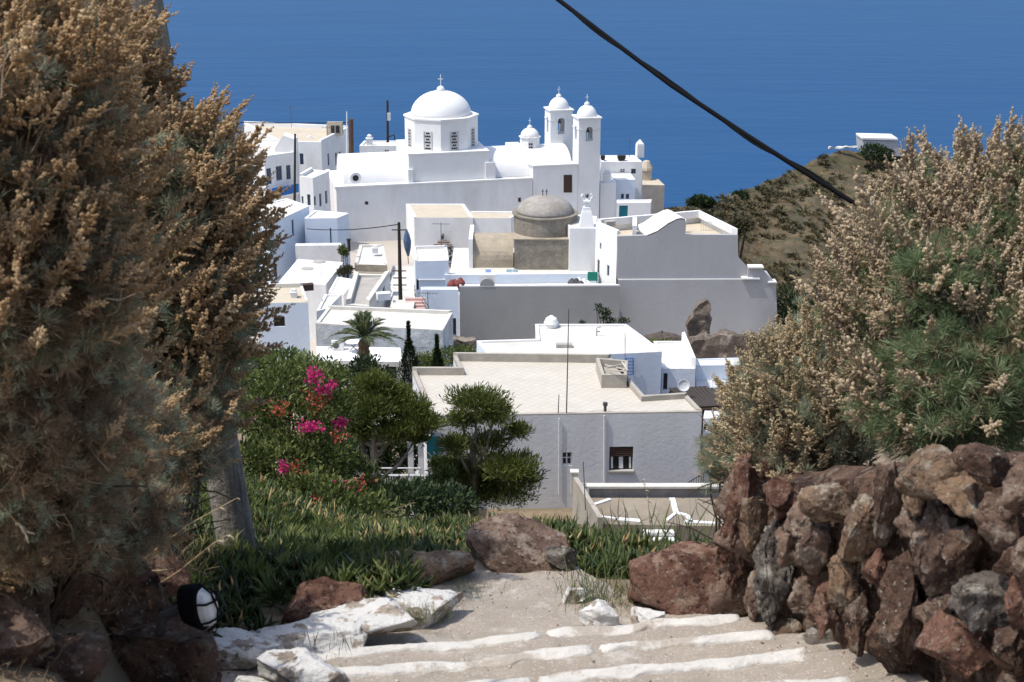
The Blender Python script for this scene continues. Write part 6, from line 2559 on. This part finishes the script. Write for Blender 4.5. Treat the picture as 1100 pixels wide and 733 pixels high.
mb = MB()
loft(mb, [oval(lc - fd * .07, .055, .085), oval(lc - fd * .015, .07, .10), oval(lc + fd * .005, .072, .102), oval(lc + fd * .012, .060, .09)])
mb.build('housing', PLASTICBLACK, lamp, smooth=False)
mb = MB()
loft(mb, [oval(lc + fd * .008, .056, .086), oval(lc + fd * .035, .052, .080), oval(lc + fd * .052, .040, .064), oval(lc + fd * .058, .018, .03)])
mb.build('diffuser', mat('opal glass', (.80, .79, .75), .25, .03, 3, spec=.5), lamp, smooth=True)
mb = MB()
for s_ in (-.022, .024):
    mb.tube([lc + fd * .01 + upv * s_ * 1.8 - sdv * .066, lc + fd * .05 + upv * s_ * 1.6 - sdv * .045, lc + fd * .068 + upv * s_ * 1.5, lc + fd * .05 + upv * s_ * 1.6 + sdv * .045, lc + fd * .01 + upv * s_ * 1.8 + sdv * .066], .0045, 6)
mb.tube([lc + fd * .01 + upv * .098, lc + fd * .055 + upv * .065, lc + fd * .068, lc + fd * .055 - upv * .065, lc + fd * .01 - upv * .098], .0045, 6)
mb.build('wire_guard', PLASTICBLACK, lamp)
mb = MB()
mb.tube([lc - fd * .05, lc - fd * .16 - Vector((0, 0, .06)), lc - fd * .2 - Vector((0, 0, .2))], .02, 8)
mb.build('bracket', METAL, lamp)

# ------------------------------------------------------------------ ice plants over the bank
ICE = leafmat('ice plant finger', [(.012, .024, .005), (.036, .058, .013), (.115, .135, .04)], .2, .45)
ICEDRY = leafmat('yellowed ice plant finger', [(.22, .10, .05), (.36, .25, .11), (.46, .38, .20)], .25, .7)


def in_poly(x, y, poly):
    ins = np.zeros(len(x), bool)
    j = len(poly) - 1
    for i in range(len(poly)):
        xi, yi = poly[i]
        xj, yj = poly[j]
        c = ((yi > y) != (yj > y)) & (x < (xj - xi) * (y - yi) / (yj - yi + 1e-9) + xi)
        ins ^= c
        j = i
    return ins


def ice():
    global rng
    rng = np.random.default_rng(12)
    n = 80000
    y = 5.6 + 10.5 * rng.uniform(0, 1, n) ** 1.15
    x = rng.uniform(-1, 1, n) * (1.1 + y * .19) + .0
    q = np.stack([x - PO.x, y - PO.y], -1)
    s, t = q @ np.array(PL), q @ np.array(PT)
    lt = np.interp(t, [-4, .45, .8, 1.1, 1.9, 2.1], [-1.45, -1.40, -.85, -.22, -.12, .3])
    rt = np.interp(t, [-4, .55, .75, 1.0, 1.9, 2.1], [1.9, 1.8, 1.0, .82, .55, .3])
    onp = (s > lt) & (s < rt) & (t < 2.1)
    wallb = (s > .95) & (t < 1.6)
    nz = np.array([noise.noise((a_ * 1.3, b_ * 1.3, 3)) for a_, b_ in zip(x, y)])
    keep = ~onp & ~wallb & (t > .1) & (nz > -.30)
    # a bare patch of dry grass right of the boulder
    keep &= ~((s > .35) & (s < 1.2) & (t > .5) & (t < 1.7) & (nz < .25))
    x, y, nz = x[keep], y[keep], nz[keep]
    z = np.array([zg(a_, b_) for a_, b_ in zip(x, y)])
    P = np.stack([x, y, z + rng.uniform(-.03, .05, len(x)) + np.maximum(nz, 0) * .22 + np.array([max(0, noise.noise((a_ * 4, b_ * 4, 8))) for a_, b_ in zip(x, y)]) * .14], -1)
    D = unit(np.array([0, -.12, 1.0]) + rng.normal(size=P.shape) * .55)
    Sc = rng.uniform(.05, .17, len(P))
    dry = rng.uniform(0, 1, len(P)) < .05 + .07 * (nz > .15)
    TV, TF = finger_T(.19)
    for nm, m_, mt_, lab in (('ice_plants', ~dry, ICE, ''), ('dry_ice_plants', dry, ICEDRY, '')):
        base = np.clip(.45 + nz[m_] * .5, 0, 1)
        V_, F_, r_ = scatter(TV, TF, P[m_], D[m_], Sc[m_], np.clip(base + rng.uniform(-.4, .4, m_.sum()), 0, 1))
        o = mesh_np(nm, V_, F_, r_, mt_)
        o['kind'] = 'stuff'


ice()


def weeds():
    global rng
    rng = np.random.default_rng(15)
    n = 1500
    y = 6.2 + 8.5 * rng.uniform(0, 1, n)
    x = -.6 - rng.uniform(0, 1, n) ** 1.2 * (.8 + y * .19)
    q = np.stack([x - PO.x, y - PO.y], -1)
    s_, t_ = q @ np.array(PL), q @ np.array(PT)
    kp = ((s_ < np.interp(t_, [0, .45, .8, 1.1, 1.9], [-1.6, -1.5, -.95, -.35, -.2])) | (t_ > 2.1)) & (t_ > .5)
    x, y = x[kp], y[kp]
    P = np.array([(a, b, zg(a, b) + rng.uniform(.0, .12)) for a, b in zip(x, y)])
    D = unit(np.array([0, 0, 1.0]) + rng.normal(size=P.shape) * .35)
    TV, TF = tuft_T(19, 30, .10)
    V_, F_, r_ = scatter(TV, TF, P, D, rng.uniform(.05, .17, len(P)), rng.uniform(0, 1, len(P)))
    o = mesh_np('low_weeds', V_, F_, r_, BUSHGREEN)
    o['kind'] = 'stuff'


weeds()


def grass(label, px, py, Y, wpx, n, L, cols, seed, lean=(0, 0, 0), depth=.15):
    global rng
    rng = np.random.default_rng(seed)
    c = at(px, py, Y)
    k = pxm(c)
    P = np.stack([c.x + rng.normal(size=n) * wpx / k * .4, c.y + rng.normal(size=n) * depth, np.full(n, c.z)], -1)
    D = unit(np.array([0, 0, 1.0]) + np.array(lean) + rng.normal(size=(n, 3)) * .35)
    TV, TF = blade_T(.035, .15)
    V_, F_, r_ = scatter(TV, TF, P, D, rng.uniform(L * .5, L * 1.2, n), rng.uniform(0, 1, n))
    o = mesh_np('grass_tuft', V_ - np.array(c), F_, r_, leafmat('grass blade', cols, .3))
    o.location = c
    tag(o, label, 'grass')
    return o


GR = [(.04, .07, .02), (.10, .15, .05), (.25, .25, .10)]
DRYG = [(.16, .11, .05), (.30, .23, .12), (.44, .36, .20)]
grass('green grass tuft under the long flat white stone', 438, 664, 6.05, 66, 380, .07, GR, 91, depth=.05)
grass('grass growing right of the long flat white stone by the landing', 500, 637, 6.65, 44, 260, .06, GR, 92, depth=.07)
grass('green grass tuft between the brown boulder and the red block', 642, 640, 6.55, 50, 420, .13, GR, 93)
grass('dry yellow grass in front of the red block', 668, 655, 6.35, 44, 300, .07, DRYG, 94)
grass('small weed in the middle of the lane by the second step edge', 502, 711, 5.3, 12, 30, .035, GR, 95, depth=.02)
grass('thin dark sprigs growing between the white stones on the left', 345, 700, 5.5, 60, 34, .11, [(.05, .045, .03), (.09, .08, .04), (.14, .12, .07)], 96, depth=.04)
grass('sparse dry grass standing before the brown terrace', 700, 585, 8.2, 150, 160, .26, GR, 97)


def litter():
    """dead leaves and broken twigs lying on the banks under the shrubs"""
    global rng
    rng = np.random.default_rng(44)
    n = 26000
    x, y = rng.uniform(-3.2, 3.2, n), rng.uniform(2.2, 8.2, n)
    q = np.stack([x - PO.x, y - PO.y], -1)
    s, t = q @ np.array(PL), q @ np.array(PT)
    kp = ((s < -1.5) & (t < .9)) | ((s > 1.52) & (t < 2.2))
    x, y = x[kp], y[kp]
    z = np.array([zg(a, b) for a, b in zip(x, y)]) + .012
    P = np.stack([x, y, z], -1)
    D = unit(rng.normal(size=P.shape) * np.array([1, 1, .45]) + np.array([0, 0, .15]))
    TV, TF = blade_T(.12, .2)
    V_, F_, r_ = scatter(TV, TF, P, D, rng.uniform(.03, .11, len(P)), rng.uniform(0, 1, len(P)))
    o = mesh_np('leaf_litter', V_, F_, r_, DEADLEAF)
    o['kind'] = 'stuff'
    # grit and small stones along the lane edges
    n = 900
    t, u = rng.uniform(-1.2, 1.7, n), rng.beta(.35, .35, n)
    P = []
    for a, b in zip(t, u):
        l0, r0 = path_bounds(a)
        p = PO + PL * lerp(l0, r0, b) + PT * a
        P.append((p.x, p.y, path_z(a) + .022 * noise.noise((p.x * 2.2, p.y * 2.2, 0)) + .010 * noise.noise((p.x * 9, p.y * 9, 2)) + .002))
    OV = np.array([(1, 0, 0), (-1, 0, 0), (0, 1, 0), (0, -1, 0), (0, 0, 1), (0, 0, -1)], float)
    OF = np.array([[0, 2, 4], [2, 1, 4], [1, 3, 4], [3, 0, 4], [2, 0, 5], [1, 2, 5], [3, 1, 5], [0, 3, 5]])
    V_, F_, r_ = scatter(OV, [OF], np.array(P), rand_dirs(n), rng.gamma(1.5, .002, n) + .0015, rng.uniform(0, 1, n))
    o = mesh_np('grit', V_, F_, r_, leafmat('grit', [(.16, .10, .07), (.34, .27, .21), (.5, .45, .38)], 0, .95))
    o['kind'] = 'stuff'


litter()


for k_, (x, y, Y, w_, n_, L_, lab) in enumerate(((120, 575, 5.1, 60, 160, .16, 'tangle of dry grass hanging over the dusty ochre rock'), (165, 590, 5.2, 50, 130, .14, 'dry grass between the reddish rock and the pole foot'),
                                             (60, 560, 4.3, 70, 120, .16, 'thin dry grass in the shade at the left edge'), (205, 610, 5.0, 36, 80, .10, 'short dry grass behind the bulkhead lamp'), (100, 650, 4.6, 50, 90, .10, 'sparse dry grass among the dark left rocks'))):
    grass(lab, x, y, Y, w_, n_, L_, DRYG, 120 + k_, lean=(.3, -.2, -.2), depth=.12)


def stalk(label, pts, seed, spike=True, r=.0028):
    """a long dry oat stalk with a few hanging spikelets"""
    rd = random.Random(seed)
    P = [at(*p) for p in pts]
    t = thing('dry_stalk', label, 'dry stalk', tuple(P[0]))
    mb = MB()
    mb.tube(P, [lerp(r, r * .5, i / (len(P) - 1)) for i in range(len(P))], 5)
    mb.build('stem', mat('straw', (.42, .30, .16), .8, .15, 20), t)
    if spike:
        mb = MB()
        for k in range(7):
            u = .62 + .38 * k / 6
            i = min(int(u * (len(P) - 1)), len(P) - 2)
            q = P[i].lerp(P[i + 1], u * (len(P) - 1) - i)
            e = q + Vector((rd.uniform(-.01, .03), rd.uniform(-.01, .01), rd.uniform(-.035, .0)))
            mb.tube([q, q.lerp(e, .5), e], [.001, .004, .0008], 5)
        mb.build('spikelets', mat('pale oat husk', (.55, .48, .33), .8, .1, 20), t)


stalk('pale oat stalk leaning in from the left edge over the shade', [(-5, 482, 3.9), (30, 478, 3.9), (60, 471, 3.92), (85, 469, 3.95)], 1)
stalk('oat stalk drooping at the left edge below the first one', [(-4, 535, 3.7), (8, 550, 3.7), (18, 562, 3.7), (27, 572, 3.7)], 2)
stalk('long straw crossing in front of the wooden pole', [(120, 632, 5.0), (165, 592, 5.1), (205, 562, 5.2), (255, 535, 5.3)], 3)
stalk('bent straw below the long one near the lamp', [(150, 640, 5.0), (190, 615, 5.1), (230, 583, 5.2), (246, 574, 5.3)], 4)
stalk('thin straw rising from the ice plants by the bougainvillea', [(395, 585, 8.0), (400, 560, 8.0), (420, 548, 8.0), (445, 540, 8.0)], 5, r=.003)
stalk('tall thin straw standing before the brown terrace', [(700, 585, 8.0), (698, 560, 8.0), (696, 535, 8.0), (690, 515, 8.0)], 6)

# ------------------------------------------------------------------ the big flowering shrubs on both sides
def base_at(px, py, Y, dz=0):
    p = at(px, py, Y)
    return (p.x, p.y, zg(p.x, p.y) + dz)


def ells(*spec):
    """(px, py, distance, half width px, half height px, half depth m) for each clump of a shrub"""
    cs, rs = [], []
    for px, py, Y, hw, hh, dep in spec:
        c = at(px, py, Y)
        k = pxm(c)
        cs.append(tuple(c))
        rs.append((hw / k, dep, hh / k))
    return cs, rs


c, r = ells((100, 190, 7.0, 85, 160, .55), (190, 240, 6.8, 78, 105, .45), (140, 340, 6.8, 112, 130, .5), (225, 320, 6.7, 44, 85, .35), (122, 95, 7.1, 40, 75, .35), (215, 165, 6.9, 30, 45, .25), (175, 440, 6.7, 60, 60, .35))
shrub('wormwood_shrub', 'tall silvery shrub with golden dry plumes in front of the leaning pole', base_at(165, 590, 6.9), c, r, 1500, 5200, 3200, 22, (.55, -.05, .15), FLOWER_TAN, LEAF_SILVER, 501, plen=(.17, .32), tsize=(.055, .10))
c, r = ells((10, 160, 3.9, 120, 160, .4), (40, 70, 4.1, 85, 90, .35), (30, 300, 3.8, 130, 110, .35))
shrub('wormwood_shrub', 'out of focus brown flowering shrub filling the upper left corner', base_at(20, 560, 4.3), c, r, 900, 2000, 3000, 9, (.35, -.05, .1), FLOWER_TAN, LEAF_SILVER, 502, plen=(.10, .2), tsize=(.03, .06), trunk=.014)
c, r = ells((185, 465, 6.3, 58, 70, .35), (110, 480, 5.6, 80, 85, .35), (222, 430, 6.5, 28, 55, .25))
shrub('wormwood_shrub', 'lower grey green shrub in the shade before the wooden pole', base_at(170, 600, 6.0), c, r, 260, 2100, 3400, 16, (.3, -.1, .05), FLOWER_TAN, LEAF_SILVER, 503, green=.6, plen=(.10, .2), tsize=(.028, .058), trunk=.016)
c, r = ells((40, 440, 3.9, 120, 110, .35), (50, 540, 4.0, 80, 80, .3), (130, 560, 4.7, 60, 55, .25), (110, 500, 4.5, 60, 60, .25))
shrub('wormwood_shrub', 'dark bare twigged shrub in the shade at the left edge', base_at(40, 620, 4.4), c, r, 110, 1300, 5200, 22, (.1, -.1, .0), FLOWER_TAN, LEAF_SILVER, 504, green=.6, plen=(.08, .16), tsize=(.024, .05), trunk=.014)
c, r = ells((-120, 480, 4.4, 85, 170, .4), (-140, 420, 5.4, 90, 150, .5), (-60, 610, 4.0, 60, 60, .3))  # added out of view, tall and dense, to shade the lower-left rocks
shrub('wormwood_shrub', 'unseen shrub added beyond the left edge to shade the corner rocks', base_at(-150, 560, 5.4), c, r, 300, 2600, 3600, 12, (.3, -.05, .1), FLOWER_TAN, LEAF_SILVER, 509, trunk=.016)
c, r = ells((1010, 305, 6.1, 92, 95, .5), (1075, 265, 6.1, 66, 95, .45), (945, 325, 6.2, 56, 70, .4), (1080, 345, 5.9, 90, 110, .5), (1042, 225, 6.2, 22, 58, .2), (1092, 225, 6.2, 22, 58, .2), (985, 235, 6.2, 24, 50, .2), (980, 400, 5.9, 70, 90, .4))
shrub('wormwood_shrub', 'large pinkish tan flowering shrub above the right stone wall', base_at(1020, 480, 6.0), c, r, 1250, 2900, 2600, 18, (-.12, -.02, .3), FLOWER_PALE, LEAF_GREEN, 505, green=.2)
c, r = ells((880, 425, 6.5, 70, 85, .4), (830, 440, 6.6, 45, 75, .3), (850, 480, 6.5, 75, 45, .35))
shrub('wormwood_shrub', 'smaller straw coloured shrub at the far end of the stone wall', base_at(868, 510, 6.5), c, r, 760, 2000, 1300, 12, (-.2, -.02, .3), FLOWER_STRAW, LEAF_SILVER, 506, green=.1, plen=(.10, .2), tsize=(.04, .07))
c, r = ells((1050, 400, 5.6, 95, 85, .35), (985, 440, 5.7, 50, 50, .3), (1010, 300, 5.7, 50, 40, .2))
shrub('wormwood_shrub', 'green feathery growth low on the front of the right shrub', base_at(1040, 500, 5.6), c, r, 70, 2600, 1100, 10, (-.1, -.1, .15), FLOWER_PALE, LEAF_GREEN, 507, green=.8)
c, r = ells((782, 492, 6.7, 30, 38, .2), (800, 470, 6.8, 30, 30, .2))
shrub('wormwood_shrub', 'small pale green shrub overhanging the far end of the stone wall', base_at(790, 520, 6.7), c, r, 60, 620, 250, 8, (-.2, 0, .2), FLOWER_STRAW, LEAF_SILVER, 508, green=.6, plen=(.08, .14), tsize=(.035, .06), trunk=.012)
c, r = ells((1250, 330, 5.8, 150, 210, .6))
shrub('wormwood_shrub', 'shrub beyond the right edge behind the flowering shrub', base_at(1250, 480, 5.8), c, r, 300, 1100, 1300, 12, (-.12, -.02, .25), FLOWER_PALE, LEAF_GREEN, 510, green=.3)
